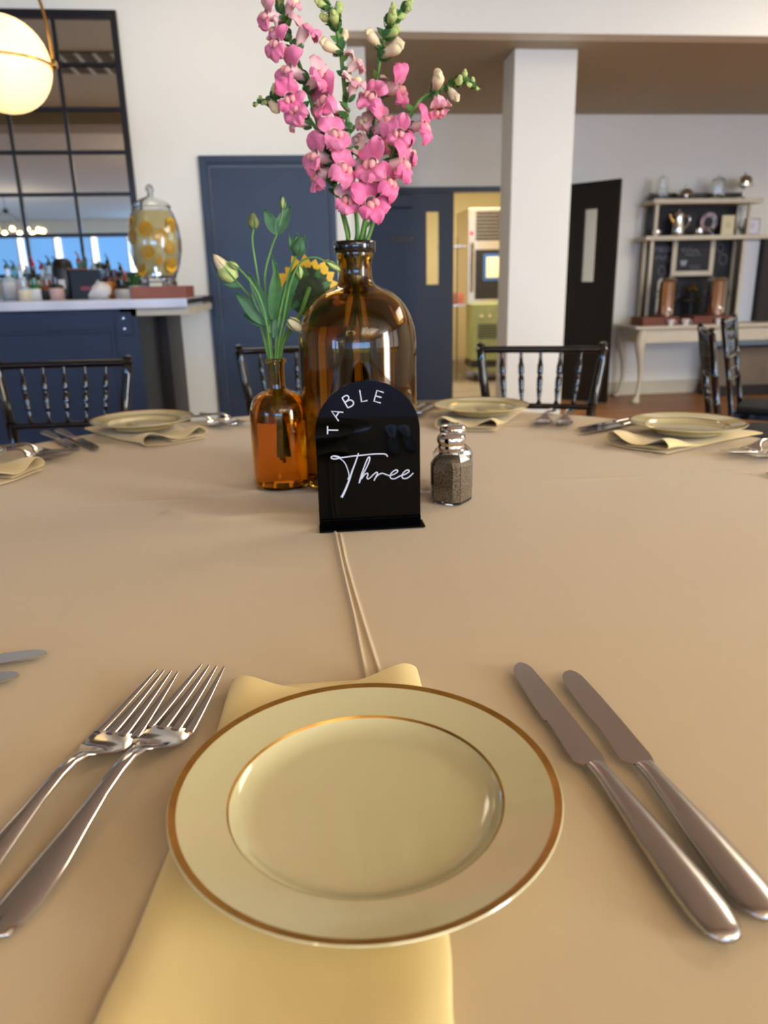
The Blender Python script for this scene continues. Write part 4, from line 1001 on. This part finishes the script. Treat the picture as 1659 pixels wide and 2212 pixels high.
setting((-.765, 1.60), 'at the left picture edge', 'plate at the left picture edge', forks=((-.165, .05), (-.217, .02)), knives=())
# neighbours' cutlery reaching into the frame
o = copy_tree(knife0); lay(o, (-.59, .64), (-.277, .716)); tag(o, 'knife tip pointing right at the left picture edge, upper of two', 'knife', GK)
o = copy_tree(knife1); lay(o, (-.565, .585), (-.286, .674)); tag(o, 'knife tip pointing right at the left picture edge, lower of two', 'knife', GK)
o = copy_tree(knife0); lay(o, (1.17, 1.20), (.846, 1.256)); tag(o, 'knife tip pointing left at the right picture edge', 'knife', GK)

# ================================================================== SIGN
SY = 1.095; SX = .0935; SW = .158/2
sg = empty('table_sign', (SX, SY, TZ+.0015), 0, 'arched black acrylic table sign with white lettering', 'sign')
ZB = .0; zc_arch = .985-.0015-TZ - SW
poly = [(-SW, .003), (SW, .003), (SW, zc_arch)] + [(SW*cos(a), zc_arch+SW*sin(a)) for a in [pi*k/48 for k in range(1, 48)]] + [(-SW, zc_arch)]
q = MB(); q.prism(poly, 0, .003); q.build('panel', M['black'], sg, smooth=False, bevel=.0003)
q = MB(); q.box((-SW-.001, -.028, 0), (SW+.003, .0035, .0030)); q.build('base', M['black'], sg, smooth=False, bevel=.0004)
q = MB(); q.box((-SW, -.0035, .0031), (SW, -.0003, .012)); q.build('base_lip', M['black'], sg, smooth=False, bevel=.0004)
def zp(x, y):   # point of the enlarged view -> sign plane
    p = aty(500+x*.27125, 740+y*.27125, SY); return (p.x-SX, -.0006, p.z-TZ-.0015)
def stroke(mb, pts, w, n=8, curve=True):
    P = [zp(*p) for p in pts]; P = cr(P, n) if curve and len(P) > 2 else [Vector(p) for p in P]
    L = len(P); ww = w if isinstance(w, float) else [w[0]+(w[1]-w[0])*i/(L-1) for i in range(L)]
    mb.tube(P, ww, 8, flat=.35 if isinstance(w, float) else .3, up=(0, 1, 0))
LW = .00095
letters = {'T': [[(765, 665), (765, 729)], [(765, 697), (849, 697)]],
           'A': [[(890, 555), (797, 546), (853, 625)], [(857, 552), (830, 592)]],
           'B': [[(881, 440), (926, 520)], [(881, 440), (905, 424), (922, 422), (934, 438), (926, 458), (904, 476)], [(904, 476), (936, 458), (960, 462), (972, 482), (960, 503), (926, 520)]],
           'L': [[(1021, 378), (1035, 471), (1083, 461)]],
           'E': [[(1212, 398), (1158, 381), (1134, 466), (1189, 481)], [(1147, 424), (1194, 437)]]}
for ch in 'TABLE':
    q = MB()
    for k, s_ in enumerate(letters[ch]): stroke(q, s_, LW, curve=(ch == 'B' and k > 0))
    q.build('letter', M['letter'], sg)
q = MB(); stroke(q, [(862, 917), (830, 926), (798, 922), (797, 908), (825, 903), (858, 910), (862, 917), (930, 908), (1000, 900), (1080, 892), (1150, 887), (1215, 887), (1235, 895), (1243, 909)], .0009)
stroke(q, [(820, 905), (860, 920), (900, 955), (925, 1010), (936, 1060), (925, 1090)], .0007)
stroke(q, [(1011, 880), (990, 945), (960, 1025), (935, 1100), (905, 1175), (877, 1232)], [.0008, .0018]); q.build('letter', M['letter'], sg)
q = MB(); stroke(q, [(1016, 1119), (1030, 1065), (1058, 985), (1083, 925), (1099, 911), (1098, 940), (1072, 1000), (1040, 1060), (1016, 1119)], .0009)
stroke(q, [(1035, 1085), (1060, 1050), (1082, 1040), (1086, 1055), (1078, 1075), (1088, 1085), (1110, 1070), (1135, 1045)], .00085); q.build('letter', M['letter'], sg)
q = MB(); stroke(q, [(1135, 1045), (1155, 1032), (1163, 1042), (1148, 1070), (1135, 1099)], .00085)
stroke(q, [(1137, 1092), (1160, 1060), (1190, 1042), (1215, 1043), (1225, 1049)], .00085); q.build('letter', M['letter'], sg)
q = MB(); stroke(q, [(1225, 1049), (1260, 1058), (1300, 1045), (1324, 1024), (1312, 1013), (1284, 1028), (1264, 1056), (1270, 1080), (1300, 1083), (1345, 1060)], .00085); q.build('letter', M['letter'], sg)
q = MB(); stroke(q, [(1345, 1060), (1385, 1047), (1414, 1026), (1403, 1013), (1376, 1028), (1358, 1056), (1365, 1080), (1395, 1080), (1425, 1060), (1448, 1037)], .00085); q.build('letter', M['letter'], sg)

# ================================================================== SHAKERS
def shaker(x, y, rz, fill, label, low):
    t = empty('shaker', (x, y, TZ+.001), rz, label, 'shaker', 'glass shakers with metal caps')
    def oct_(w, c): return [(w, -w+c), (w, w-c), (w-c, w), (-w+c, w), (-w, w-c), (-w, -w+c), (-w+c, -w), (w-c, -w)]
    def ring(w, c, z): return [(a, b, z) for a, b in oct_(w, c)]
    def rnd_(r, z): return [(r*cos(a), r*sin(a), z) for a in [-pi/8+pi/4*k for k in range(8)]]
    out = [ring(.027, .009, 0), ring(.0292, .009, .003), ring(.0292, .009, .066), ring(.027, .010, .073), ring(.0225, .0115, .079), rnd_(.0205, .083), rnd_(.0205, .091)]
    inn = [rnd_(.0185, .091), rnd_(.0185, .083), ring(.0205, .0105, .078), ring(.0250, .0095, .072), ring(.0270, .0085, .065), ring(.0270, .0085, .005), ring(.025, .008, .004)]
    q = MB(); q.loft(out+inn); q.build('glass_body', M['glass'], t, smooth=False)
    f = [ring(.0248, .008, .0045), ring(.0267, .0084, .0055), ring(.0267, .0084, .062), ring(.0262, .0086, .0665)]
    if low: f = f[:2]+[ring(.0267, .0084, .045), ring(.0262, .0086, .046)]
    else: f += [ring(.0240, .0095, .0720), ring(.0190, .0100, .0765)]
    q = MB(); q.loft(f); q.build('pepper' if not low else 'salt', fill, t, smooth=False)
    q = MB(); q.lathe([(.0208, .088), (.0222, .0885), (.0226, .0905), (.0214, .092), (.0226, .094), (.0226, .0965), (.0216, .099), (.0238, .1035), (.0246, .1075), (.0236, .1125), (.0200, .1165), (.0120, .119), (0, .1197), (0, .1185), (.019, .115), (.0225, .111), (.0225, .108), (.0205, .099), (.0206, .089)], 40)
    cp = q.build('cap', M['chrome'], t)
    hq = MB()
    for k in range(7):
        a = 2*pi*k/6; rr = .009 if k < 6 else 0
        hq = MB(); hq.lathe([(0, .1200), (.0011, .1199), (.0011, .1196), (0, .1196)], 8, Matrix.Translation((rr*cos(a), rr*sin(a), -.0002*(k < 6)))); hq.build('hole', M['blackdoor'], cp)
    return t
shaker(.243, 1.205, radians(50), M['pepper'], 'pepper shaker with chrome cap beside the black sign', False)
shaker(.262, 1.285, radians(20), M['salt'], 'salt shaker standing directly behind the pepper shaker', True)

# ================================================================== VASES
BBX, BBY, R1 = .102, 1.365, .1057
bb = empty('brown_glass_jug', (BBX, BBY, TZ+.002), 0, 'large brown glass bottle vase holding the pink snapdragons', 'vase')
def zz_(z): return z-TZ-.002
zt = 1.197-TZ
outer = [(0, .0), (.092, .0), (.103, .004), (R1, .014), (R1, .255)] + [(.034+(R1-.034)*cos(a), .255+.098*sin(a)) for a in [pi/2*k/10 for k in range(1, 10)]] + [(.0335, .358), (.0300, .366), (.0285, .376), (.0290, .398), (.0320, .404), (.0320, .409)]
lip = [(.0345, .411), (.0365, .4135), (.0365, .4275), (.0350, .430), (.0255, .430), (.0245, .427)]
inner = [(.0245, .376), (.0265, .364), (.0300, .354)] + [(.030+(R1-.0345)*cos(a), .253+.094*sin(a)) for a in [pi/2*k/10 for k in range(9, 0, -1)]] + [(R1-.0042, .250), (R1-.0042, .018), (.098, .009), (0, .007)]
q = MB(); q.lathe(outer+[(.0320, .4105), (.0245, .4105)]+inner, 96); q.build('glass_body', M['olive'], bb)
q = MB(); q.lathe([(.0246, .4107)]+[(r, z) for r, z in lip[:-1]]+[(.0246, .4275)], 64, closed=True); q.build('lip', mat('dark_lip_glass', (18, 12, 10), .08, coat=.5, bump=(20, .03, .001)), bb)
q = MB(); q.lathe([(0, .0076), (.0975, .0096), (R1-.0048, .0185), (R1-.0048, .250), (R1-.0075, .270), (R1-.014, .290), (0, .290)], 96); q.build('water', M['water'], bb)
SBX, SBY, R2 = -.0465, 1.362, .0530
sb = empty('amber_glass_bottle', (SBX, SBY, TZ+.002), 0, 'small amber glass bottle vase holding the green lisianthus buds', 'vase')
outer = [(0, 0), (.044, 0), (.050, .003), (R2, .010), (R2, .138)] + [(.0150+(R2-.0150)*cos(a), .138+.040*sin(a)) for a in [pi/2*k/8 for k in range(1, 8)]] + [(.0155, .182), (.0145, .192), (.0148, .226), (.0185, .2275), (.0195, .2295), (.0190, .2325), (.0170, .2340), (.0165, .2350), (.0115, .2350)]
inner = [(.0110, .192), (.0120, .180)] + [(.0115+(R2-.0150)*cos(a), .136+.038*sin(a)) for a in [pi/2*k/8 for k in range(7, 0, -1)]] + [(R2-.0032, .134), (R2-.0032, .014), (.047, .0065), (0, .005)]
q = MB(); q.lathe(outer+inner, 80); q.build('glass_body', M['amber'], sb)
q = MB(); q.lathe([(0, .0056), (.0465, .0071), (R2-.0038, .0145), (R2-.0038, .125), (0, .125)], 80); q.build('water', M['water'], sb)

# ================================================================== SNAPDRAGONS
def petal(mb, r0, phi, spread, out, back, w, ruf, x0, n=7, nv=7, th=.0009, seed=0):
    """one lobe of the corolla.  Axis = +X.  phi = direction round the axis (0 = up), starts on a ring r0 at x0,
    grows outwards 'out', tip curls 'back' (negative X) or forward."""
    grid = []
    er = Vector((0, sin(phi), cos(phi))); et = Vector((0, cos(phi), -sin(phi)))
    for i in range(n):
        u = i/(n-1)
        c = Vector((x0, 0, 0)) + er*(r0+out*(u-.12*u*u)) + Vector((1, 0, 0))*(.5*out*sin(u*pi*.55) + back*u*u)
        ww = w*(.42+.75*sin(min(1, u*1.02+.12)*pi*.80))*(1 if u < .85 else sqrt(max(.02, 1-((u-.85)/.16)**2)))
        row = []
        for j in range(nv):
            v = -1+2*j/(nv-1)
            p = c + et*(v*ww) + Vector((1, 0, 0))*(-.30*ww*v*v + ruf*sin(v*5+seed+phi*3)*u) - er*(.28*ww*v*v*u)
            row.append(p)
        grid.append(row)
    mb.sheet(grid, th)
def bloom_meshes(seed, s=1.0, openness=1.0):
    rnd = random.Random(seed); o = openness
    tube_ = MB()
    tube_.lathe([(.0035, -.002), (.0050, .003), (.0062, .010), (.0074, .018), (.0082, .025), (.0084, .0285), (.0078, .0285), (.0074, .025), (.0050, .010), (.003, .0)], 14, Matrix.Rotation(pi/2, 4, 'Y'))
    tm = tube_.mesh('tube', M['palep'])
    up = MB(); lo = MB(); pal = MB()
    for ph in (-.40, .40):
        petal(up, .0070, ph+rnd.uniform(-.12, .12), 0, .024*o*rnd.uniform(.85, 1.1), (-.016+rnd.uniform(-.004, .012))*o, .0120, .0034, .027, n=9, nv=9, seed=seed+ph)
    for ph in (pi, pi-.80, pi+.80):
        petal(lo, .0070, ph+rnd.uniform(-.15, .15), 0, (.019 if ph == pi else .018)*o*rnd.uniform(.85, 1.12), (-.013+rnd.uniform(-.004, .009))*o, .0098, .0030, .029, n=9, nv=9, seed=seed+2+ph)
    # swollen palate closing the throat
    vs = []; 
    for sy in (-1, 1):
        mtx = Matrix.Translation((.0310, sy*.0040, -.0030)) @ Matrix.Diagonal((.70, .62, .80, 1))
        pal.lathe([(0, -.0068)]+[(.0068*sin(a), -.0068*cos(a)) for a in [pi*k/8 for k in range(1, 8)]]+[(0, .0068)], 12, mtx)
    cal = MB()
    for k in range(5):
        a = 2*pi*k/5; er = Vector((0, sin(a), cos(a))); et = Vector((0, cos(a), -sin(a)))
        grid = [[Vector((-.003+.014*u, 0, 0)) + er*(.0035+.0045*sin(u*2.0)) + et*(v*.0040*sin(pi*(.12+.8*u))) for v in (-1, 0, 1)] for u in (0, .35, .7, 1)]
        cal.sheet(grid, .0006)
    return tm, up, lo, pal, cal
BLM = {}
def get_bloom(kind, seed):
    k = (kind, seed)
    if k in BLM: return BLM[k]
    tm, up, lo, pal, cal = bloom_meshes(seed, 1, {'open': 1.0, 'deep': 1.05, 'half': .72, 'peach': .9}[kind])
    A_, B_ = {'open': ('pink', 'pink'), 'deep': ('pink2', 'pink2'), 'half': ('palep', 'peach'), 'peach': ('peach', 'pink')}[kind]
    r = (tm, up.mesh('upper_lip', M[A_]), lo.mesh('lower_lip', M[B_]), pal.mesh('palate', M['throat' if kind != 'half' else 'creamp']), cal.mesh('calyx', M['leaf']))
    BLM[k] = r; return r
def bud_mesh(seed, big):
    q = MB(); L = .030 if big else .019; r = .0075 if big else .0058
    q.lathe([(0, 0), (r*.55, .001), (r*.7, L*.3), (r*.95, L*.6), (r, L*.78), (r*.75, L*.93), (r*.3, L), (0, L)], 12, Matrix.Rotation(pi/2, 4, 'Y'))
    # folded hood
    q.tube([(L*.72, 0, r*.3), (L*.95, 0, r*.7), (L*1.05, 0, r*.1), (L*.98, 0, -r*.5)], [r*.75, r*.7, r*.55, r*.25], 10)
    return q
BUDM = {}
def place_bloom(stem, kind, base, face, scale=1.0, seed=0, roll=0.0):
    base, face = Vector(base), Vector(face); ax = (face-base)
    mtx = frame_mtx(base, ax, (0, 0, 1)) @ Matrix.Rotation(roll, 4, 'X') @ Matrix.Scale(scale, 4)
    if kind in ('bud', 'gbud', 'cbud'):
        if kind not in BUDM:
            BUDM[kind] = (bud_mesh(0, kind == 'cbud').mesh('bud', M['creamp' if kind == 'cbud' else 'bud']), bloom_meshes(3)[4].mesh('calyx', M['leaf']))
        b = bpy.data.objects.new('bud', BUDM[kind][0]); COL.objects.link(b); b.parent = stem; b.matrix_local = mtx
        c = bpy.data.objects.new('calyx', BUDM[kind][1]); COL.objects.link(c); c.parent = b
        return
    ms = get_bloom(kind, seed % 4 + 4*(random.random() < .5))
    b = bpy.data.objects.new('bloom', ms[0]); COL.objects.link(b); b.parent = stem; b.matrix_local = mtx
    for nm, me_ in zip(('upper_lip', 'lower_lip', 'palate', 'calyx'), ms[1:]):
        c = bpy.data.objects.new(nm, me_); COL.objects.link(c); c.parent = b
def near_point(path, px, py):
    "point of a 3-D path that looks nearest to a picture point"
    best = None
    for p in path:
        v = R.transposed() @ (p-Vector((0, 0, CZ))); x, y = PX+F*v.x/v.z, PY+F*v.y/v.z
        dd_ = (x-px)**2+(y-py)**2
        if best is None or dd_ < best[0]: best = (dd_, p, v.z)
    return best[1], best[2]
SG = 'pink snapdragon stems in the large bottle'
stems = []
def snap(label, pts, r0, r1, inside):
    "pts: picture x, y and depth plane; inside: points within the bottle"
    P = [aty(x, y, yy) for x, y, yy in pts]
    ins_ = [Vector(p) for p in inside]
    path = cr(ins_[::-1]+P if False else ins_+P, 10)
    t = empty('snapdragon_stem', (0, 0, 0), 0, label, 'flower', SG)
    L = len(path); q = MB(); q.tube(path, [r0+(r1-r0)*i/(L-1) for i in range(L)], 10); q.build('stem', M['green'], t)
    stems.append((t, cr(P, 12))); return t, cr(P, 12)
def ins(x, y, x2, y2): return [(BBX+x, BBY+y, TZ+.03), (BBX+x*.6+x2*.4, BBY+y*.5, TZ+.20), (BBX+x2, BBY+y2, TZ+.40)]
s1 = snap('tallest snapdragon stem leaning left out of the bottle', [(752, 500, 1.36), (722, 400, 1.35), (690, 280, 1.345), (655, 165, 1.34), (625, 80, 1.34), (597, 0, 1.34), (585, -40, 1.34)], .0040, .0030, ins(.05, .03, -.012, .0))
s2 = snap('straight central snapdragon stem with green buds on top', [(772, 500, 1.35), (764, 400, 1.35), (752, 280, 1.345), (742, 170, 1.345), (733, 90, 1.35), (718, 40, 1.35), (700, -10, 1.355)], .0043, .0030, ins(.02, -.04, .0, -.006))
s3 = snap('right-leaning snapdragon stem tipped with green buds', [(788, 500, 1.37), (796, 400, 1.38), (805, 290, 1.385), (815, 180, 1.385), (824, 110, 1.38), (842, 50, 1.38), (876, 12, 1.38)], .0038, .0026, ins(-.03, .03, .008, .006))
s4 = snap('snapdragon stem curving far out to the right', [(800, 500, 1.36), (832, 400, 1.345), (862, 310, 1.335), (884, 255, 1.335), (912, 213, 1.34), (955, 190, 1.34), (1000, 176, 1.34), (1035, 192, 1.34)], .0040, .0022, ins(-.06, 0, .012, -.004))
s5 = snap('short snapdragon stem bending left with a drooping bud tip', [(748, 500, 1.335), (722, 400, 1.325), (700, 310, 1.32), (668, 255, 1.32), (630, 212, 1.325), (590, 212, 1.33), (548, 225, 1.33)], .0036, .0016, ins(.04, -.02, -.008, -.010))
s6 = snap('short snapdragon stem under the lowest deep pink blooms', [(782, 505, 1.335), (798, 440, 1.325), (822, 380, 1.32), (850, 330, 1.325), (862, 305, 1.33)], .0040, .0030, ins(-.02, .05, .004, -.012))
# (stem, kind, picture x, y of the face, depth offset towards the camera, scale, seed)
FL = [(s1, 'peach', 570, 32, .016, 1.15, 0), (s1, 'half', 600, 68, .004, 1.0, 1), (s1, 'half', 634, 8, .01, .95, 2), (s1, 'peach', 664, 66, .018, 1.25, 1), (s1, 'open', 590, 100, .018, 1.15, 3),
      (s1, 'open', 626, 152, .024, 1.35, 0), (s1, 'peach', 696, 160, .030, 1.35, 2), (s1, 'half', 612, 62, -.012, .8, 0), (s1, 'open', 700, 215, -.02, 1.0, 1),
      (s2, 'open', 680, 214, .040, 1.55, 1), (s5, 'deep', 622, 212, .020, 1.1, 2), (s5, 'open', 640, 240, .020, 1.15, 3), (s5, 'half', 655, 266, .004, 1.0, 0),
      (s2, 'half', 783, 130, .020, 1.05, 2), (s2, 'half', 768, 188, .018, 1.1, 1), (s3, 'open', 803, 205, .038, 1.3, 0), (s3, 'deep', 874, 184, .018, 1.35, 1), (s3, 'half', 842, 186, -.01, 1.1, 0),
      (s3, 'open', 832, 268, .042, 1.45, 3), (s3, 'half', 790, 268, .02, 1.15, 2), (s4, 'open', 866, 285, .030, 1.1, 2), (s4, 'deep', 918, 272, .012, 1.2, 3), (s4, 'deep', 896, 326, .012, 1.15, 0),
      (s4, 'peach', 952, 224, .020, 1.05, 2), (s5, 'open', 722, 290, .030, 1.35, 0), (s5, 'open', 680, 330, .024, 1.4, 2), (s5, 'peach', 664, 372, .014, 1.35, 1), (s5, 'open', 734, 362, .036, 1.45, 3), (s1, 'peach', 706, 372, .0, 1.1, 2),
      (s5, 'peach', 752, 425, .034, 1.25, 0), (s6, 'deep', 796, 434, .034, 1.45, 1), (s6, 'open', 812, 352, .034, 1.5, 2), (s6, 'deep', 858, 352, .022, 1.4, 0), (s6, 'deep', 838, 398, .030, 1.35, 3),
      (s2, 'half', 776, 350, .014, 1.1, 0), (s3, 'open', 820, 318, .014, 1.2, 1), (s2, 'open', 714, 262, -.02, 1.1, 2), (s3, 'peach', 800, 392, -.015, 1.1, 2), (s2, 'half', 790, 310, -.02, 1.0, 1),
      (s2, 'cbud', 706, 98, .012, 1.15, 0), (s2, 'gbud', 722, 36, .016, 1.3, 0), (s2, 'gbud', 690, 36, .008, 1.05, 0), (s2, 'gbud', 738, 10, .004, 1.2, 0), (s2, 'gbud', 684, 4, .01, 1.1, 0), (s2, 'cbud', 744, 78, -.01, .9, 0),
      (s3, 'cbud', 801, 78, .010, 1.1, 0), (s3, 'cbud', 855, 104, .018, 1.35, 0), (s3, 'gbud', 862, 62, .010, 1.25, 0), (s3, 'gbud', 848, 34, .018, 1.4, 0), (s3, 'gbud', 866, 36, .0, 1.0, 0), (s3, 'gbud', 878, 12, .004, .9, 0), (s3, 'gbud', 850, 18, .004, .9, 0), (s3, 'gbud', 885, 20, .008, .8, 0),
      (s4, 'cbud', 944, 182, .016, 1.3, 0), (s4, 'cbud', 984, 212, .01, .95, 0), (s4, 'gbud', 990, 176, .012, 1.1, 0), (s4, 'gbud', 1004, 162, .004, .8, 0), (s4, 'gbud', 1012, 184, .008, .7, 0), (s4, 'gbud', 1022, 176, .002, .6, 0), (s4, 'gbud', 1032, 192, .004, .5, 0),
      (s5, 'cbud', 588, 226, .008, 1.0, 0), (s5, 'gbud', 592, 196, .004, .9, 0), (s5, 'gbud', 572, 222, .006, .6, 0), (s5, 'gbud', 560, 218, .0, .5, 0), (s5, 'gbud', 552, 226, .004, .45, 0), (s5, 'cbud', 612, 186, .002, .8, 0),
      (s1, 'gbud', 606, 6, .004, 1.0, 0)]
for (t, path), kind, px, py, dpt, scl, sd in FL:
    Lb = {'bud': .03, 'gbud': .020, 'cbud': .032}.get(kind, .034)*scl
    c, dep = near_point(path, px, py)
    # the base sits a little further down the stem so that blooms point up and outwards
    base, dep = near_point(path, px + (c.x-c.x), py+18*scl)
    face = aty(px, py, max(1.2, base.y-dpt))
    ax = face-base
    if ax.length > Lb*1.25: base = base + ax*(1-Lb*1.05/ax.length)*.75
    elif ax.length < Lb*.5: face = base+ax.normalized()*Lb
    if kind[-3:] != 'bud':
        j = Vector((random.uniform(-.55, .55), random.uniform(-.1, .9), random.uniform(-.35, .55)))*(face-base).length
        mid_ = (base+face)/2; base = base - j*.35; face = face + j*.25
    place_bloom(t, kind, base, face, scl*(.93 if kind[-3:] != 'bud' else 1), sd, random.uniform(-.5, .5))
def leaflet(parent, base, direc, L, w, m_, name='leaf', curl=.2):
    D = Vector(direc).normalized(); side = D.cross(Vector((0, -1, .25))).normalized(); nn = side.cross(D)
    g = [[Vector(base) + D*L*u + nn*(-curl*L*u*u) + side*(v*w*sin(pi*(.08+.92*u)**.8)) + nn*(.25*w*abs(v)) for v in (-1, -.5, 0, .5, 1)] for u in (0, .15, .35, .55, .75, .9, 1)]
    q = MB(); q.sheet(g, .0007); return q.build(name, m_, parent)
rnd = random.Random(5)
for (t, path), hs in ((s1, 14), (s2, 18), (s3, 12), (s4, 9), (s5, 9), (s6, 5)):
    for k in range(hs):
        u = .08+.88*k/hs; p = path[min(int(u*len(path)), len(path)-2)]; tg = (path[min(int(u*len(path))+1, len(path)-1)]-p).normalized()
        a = k*2.4+rnd.uniform(-.4, .4); sd_ = Vector((cos(a), -abs(sin(a))*.6, 0))
        leaflet(t, p, sd_*.9+tg*.6, rnd.uniform(.011, .018), rnd.uniform(.0035, .0055), M['leaf'] if k % 2 else M['green'])

# ================================================================== LISIANTHUS AND SUNFLOWER
LG = 'lisianthus stems in the small amber bottle'
def lis(label, pts, r0, r1, inside, cat='flower', name='lisianthus_stem', grp=LG):
    P = [aty(*p) for p in pts]; path = cr([Vector(p) for p in inside]+P, 8)
    t = empty(name, (0, 0, 0), 0, label, cat, grp)
    L = len(path); q = MB(); q.tube(path, [r0+(r1-r0)*i/(L-1) for i in range(L)], 8); q.build('stem', M['green'], t)
    return t, P
def sin_(x, y, zb_): return [(SBX+x, SBY+y, TZ+zb_), (SBX+x*.5, SBY+y*.3, TZ+.15)]
def lbud(parent, p, direc, L, r, m_, sep=True):
    q = MB(); q.lathe([(0, 0), (r*.6, L*.04), (r, L*.28), (r*.95, L*.5), (r*.5, L*.82), (0, L)], 14, frame_mtx(p, direc) @ Matrix.Rotation(pi/2, 4, 'Y')); b = q.build('bud', m_, parent)
    if sep:
        for k in range(5):
            a = 2*pi*k/5; mtx = frame_mtx(p, direc)
            er = Vector((0, cos(a), sin(a))); et = Vector((0, -sin(a), cos(a)))
            g = [[Vector((L*(.0+1.05*u), 0, 0)) + er*(r*(.5+.75*sin(pi*min(u*.9, .9)))) + et*(v*.0016*(1-u)) for v in (-1, 0, 1)] for u in (0, .3, .6, 1)]
            q = MB(); q.sheet(g, .0005, mtx); q.build('sepal', M['leaf'], b)
l1, P = lis('lisianthus stem with a small brown-green bud standing upright', [(582, 765, 1.362), (572, 690, 1.355), (552, 570, 1.35), (545, 520, 1.35), (548, 494, 1.35)], .0022, .0016, sin_(.006, 0, .065))
lbud(l1, P[-1], (0, 0, 1), .026, .0095, mat('brown_green_bud', (134, 136, 78), .6, var=(60, .7, (104, 96, 62))))
l2, P = lis('lisianthus stem with paired leaves and a slim yellow bud at its top', [(588, 765, 1.357), (580, 680, 1.35), (572, 600, 1.345), (585, 540, 1.345), (598, 505, 1.345), (608, 470, 1.345), (611, 452, 1.345)], .0026, .0012, sin_(0, 0, .055))
lbud(l2, P[-1], (.05, 0, 1), .02, .005, M['bud'])
leaflet(l2, P[4], (-.45, -.1, 1), .045, .011, M['leaf2']); leaflet(l2, P[4], (.55, -.1, 1), .052, .011, M['leaf2'])
l3, P = lis('lisianthus stem arching left with a cream-green rosebud', [(578, 765, 1.36), (562, 700, 1.355), (545, 650, 1.35), (520, 618, 1.345), (508, 606, 1.345)], .0024, .0018, sin_(-.004, 0, .06))
lbud(l3, P[-1], (-.75, -.1, .95), .045, .0165, M['bud']); 
lbud(l3, P[-1]+Vector((-.012, -.004, .014)), (-.7, -.1, 1), .036, .010, M['creamp'], False)
leaflet(l3, P[-2], (-1, -.2, .15), .03, .005, M['leaf2'])
l4, P = lis('lisianthus stem rising to a ragged green bud', [(596, 765, 1.352), (602, 690, 1.345), (618, 620, 1.34), (628, 580, 1.34), (640, 552, 1.34)], .0026, .0020, sin_(.004, -.004, .05))
lbud(l4, P[-1], (.35, -.1, 1), .032, .0125, M['leaf2'])
for dx_ in (-.3, .1, .5): leaflet(l4, P[-1], (dx_, -.3, 1), .036, .006, M['leaf'])
lbud(l4, aty(645, 575, 1.34), (.1, -.1, -1), .022, .007, M['bud'])
l5, P = lis('lisianthus stem arching right over the sunflower with a slim drooping bud', [(600, 765, 1.35), (612, 690, 1.342), (628, 610, 1.335), (650, 566, 1.33), (680, 556, 1.325), (705, 566, 1.325)], .0022, .0014, sin_(.008, 0, .07))
lbud(l5, P[-1], (1, 0, -.6), .028, .0062, M['bud'])
l6, P = lis('lisianthus stem with a small side bud and wide grey-green leaves', [(584, 765, 1.348), (576, 700, 1.338), (560, 640, 1.33), (536, 602, 1.33), (516, 580, 1.33)], .0022, .0014, sin_(0, -.006, .09))
lbud(l6, P[-1], (-.7, 0, .5), .020, .005, M['bud'])
for (t_, b, D, L, w, mm_) in [(l6, (576, 700), (-.9, -.1, 1), .075, .017, 'leaf2'), (l6, (580, 690), (-.35, -.2, 1), .085, .016, 'leaf2'), (l2, (590, 690), (.12, -.2, 1), .095, .014, 'leaf'), (l4, (600, 680), (.45, -.1, 1), .090, .014, 'leaf2'),
                              (l5, (606, 700), (.35, .1, 1), .085, .012, 'leaf'), (l3, (582, 700), (-.9, .1, .35), .05, .014, 'leaf2'), (l4, (606, 640), (-.15, -.1, 1), .070, .007, 'leaf'), (l5, (622, 640), (.5, -.2, 1), .05, .010, 'leaf'), (l1, (586, 720), (.1, .2, 1), .08, .012, 'leaf'), (l2, (592, 730), (.25, 0, 1), .09, .010, 'leaf2')]:
    leaflet(t_, aty(*b, 1.345), D, L, w*.78, M[mm_], curl=.12)
l7, P = lis('lisianthus stem with a faded blush bud hanging beside the big bottle', [(603, 765, 1.355), (612, 720, 1.35), (622, 690, 1.345)], .0022, .0016, sin_(.004, .004, .08))
lbud(l7, P[-1], (.25, 0, -.2), .034, .011, M['creamp'])
# sunflower seen from behind
sf_, P = lis('sunflower seen from behind, drooping beside the large brown bottle', [(606, 765, 1.365), (625, 715, 1.38), (648, 680, 1.40), (660, 645, 1.415), (668, 622, 1.43)], .0035, .0042, sin_(.01, .004, .06), name='sunflower', grp=None)
hc = aty(668, 630, 1.445); nrm = Vector((-.25, 1.0, -.02)).normalized(); mtx = frame_mtx(hc, nrm)
q = MB(); q.lathe([(0, -.012), (.008, -.011), (.022, -.007), (.040, .000), (.043, .006), (.034, .012), (0, .012)], 28, mtx @ Matrix.Rotation(pi/2, 4, 'Y')); q.build('flower_head', M['sund'], sf_)
for k in range(18):
    a = 2*pi*k/18; er = Vector((0, cos(a), sin(a))); et = Vector((0, -sin(a), cos(a)))
    g = [[Vector((-.006+.008*u, 0, 0))+er*(.022+.026*u)+et*(v*.0065*sin(pi*(.2+.8*u))) for v in (-1, 0, 1)] for u in (0, .35, .7, 1)]
    q = MB(); q.sheet(g, .0008, mtx); q.build('sepal', M['sund'] if k % 2 else M['leaf'], sf_)
    if k % 1 == 0:
        a += .13; er = Vector((0, cos(a), sin(a))); et = Vector((0, -sin(a), cos(a)))
        if er.z > -.25:
            g = [[Vector((.006+.004*u, 0, 0))+er*(.030+(.036+.006*sin(k*2.3))*u)+et*(v*.0115*sin(pi*(.18+.82*u))) for v in (-1, 0, 1)] for u in (0, .3, .6, .85, 1)]
            q = MB(); q.sheet(g, .0007, mtx); q.build('petal', M['sunp'], sf_)
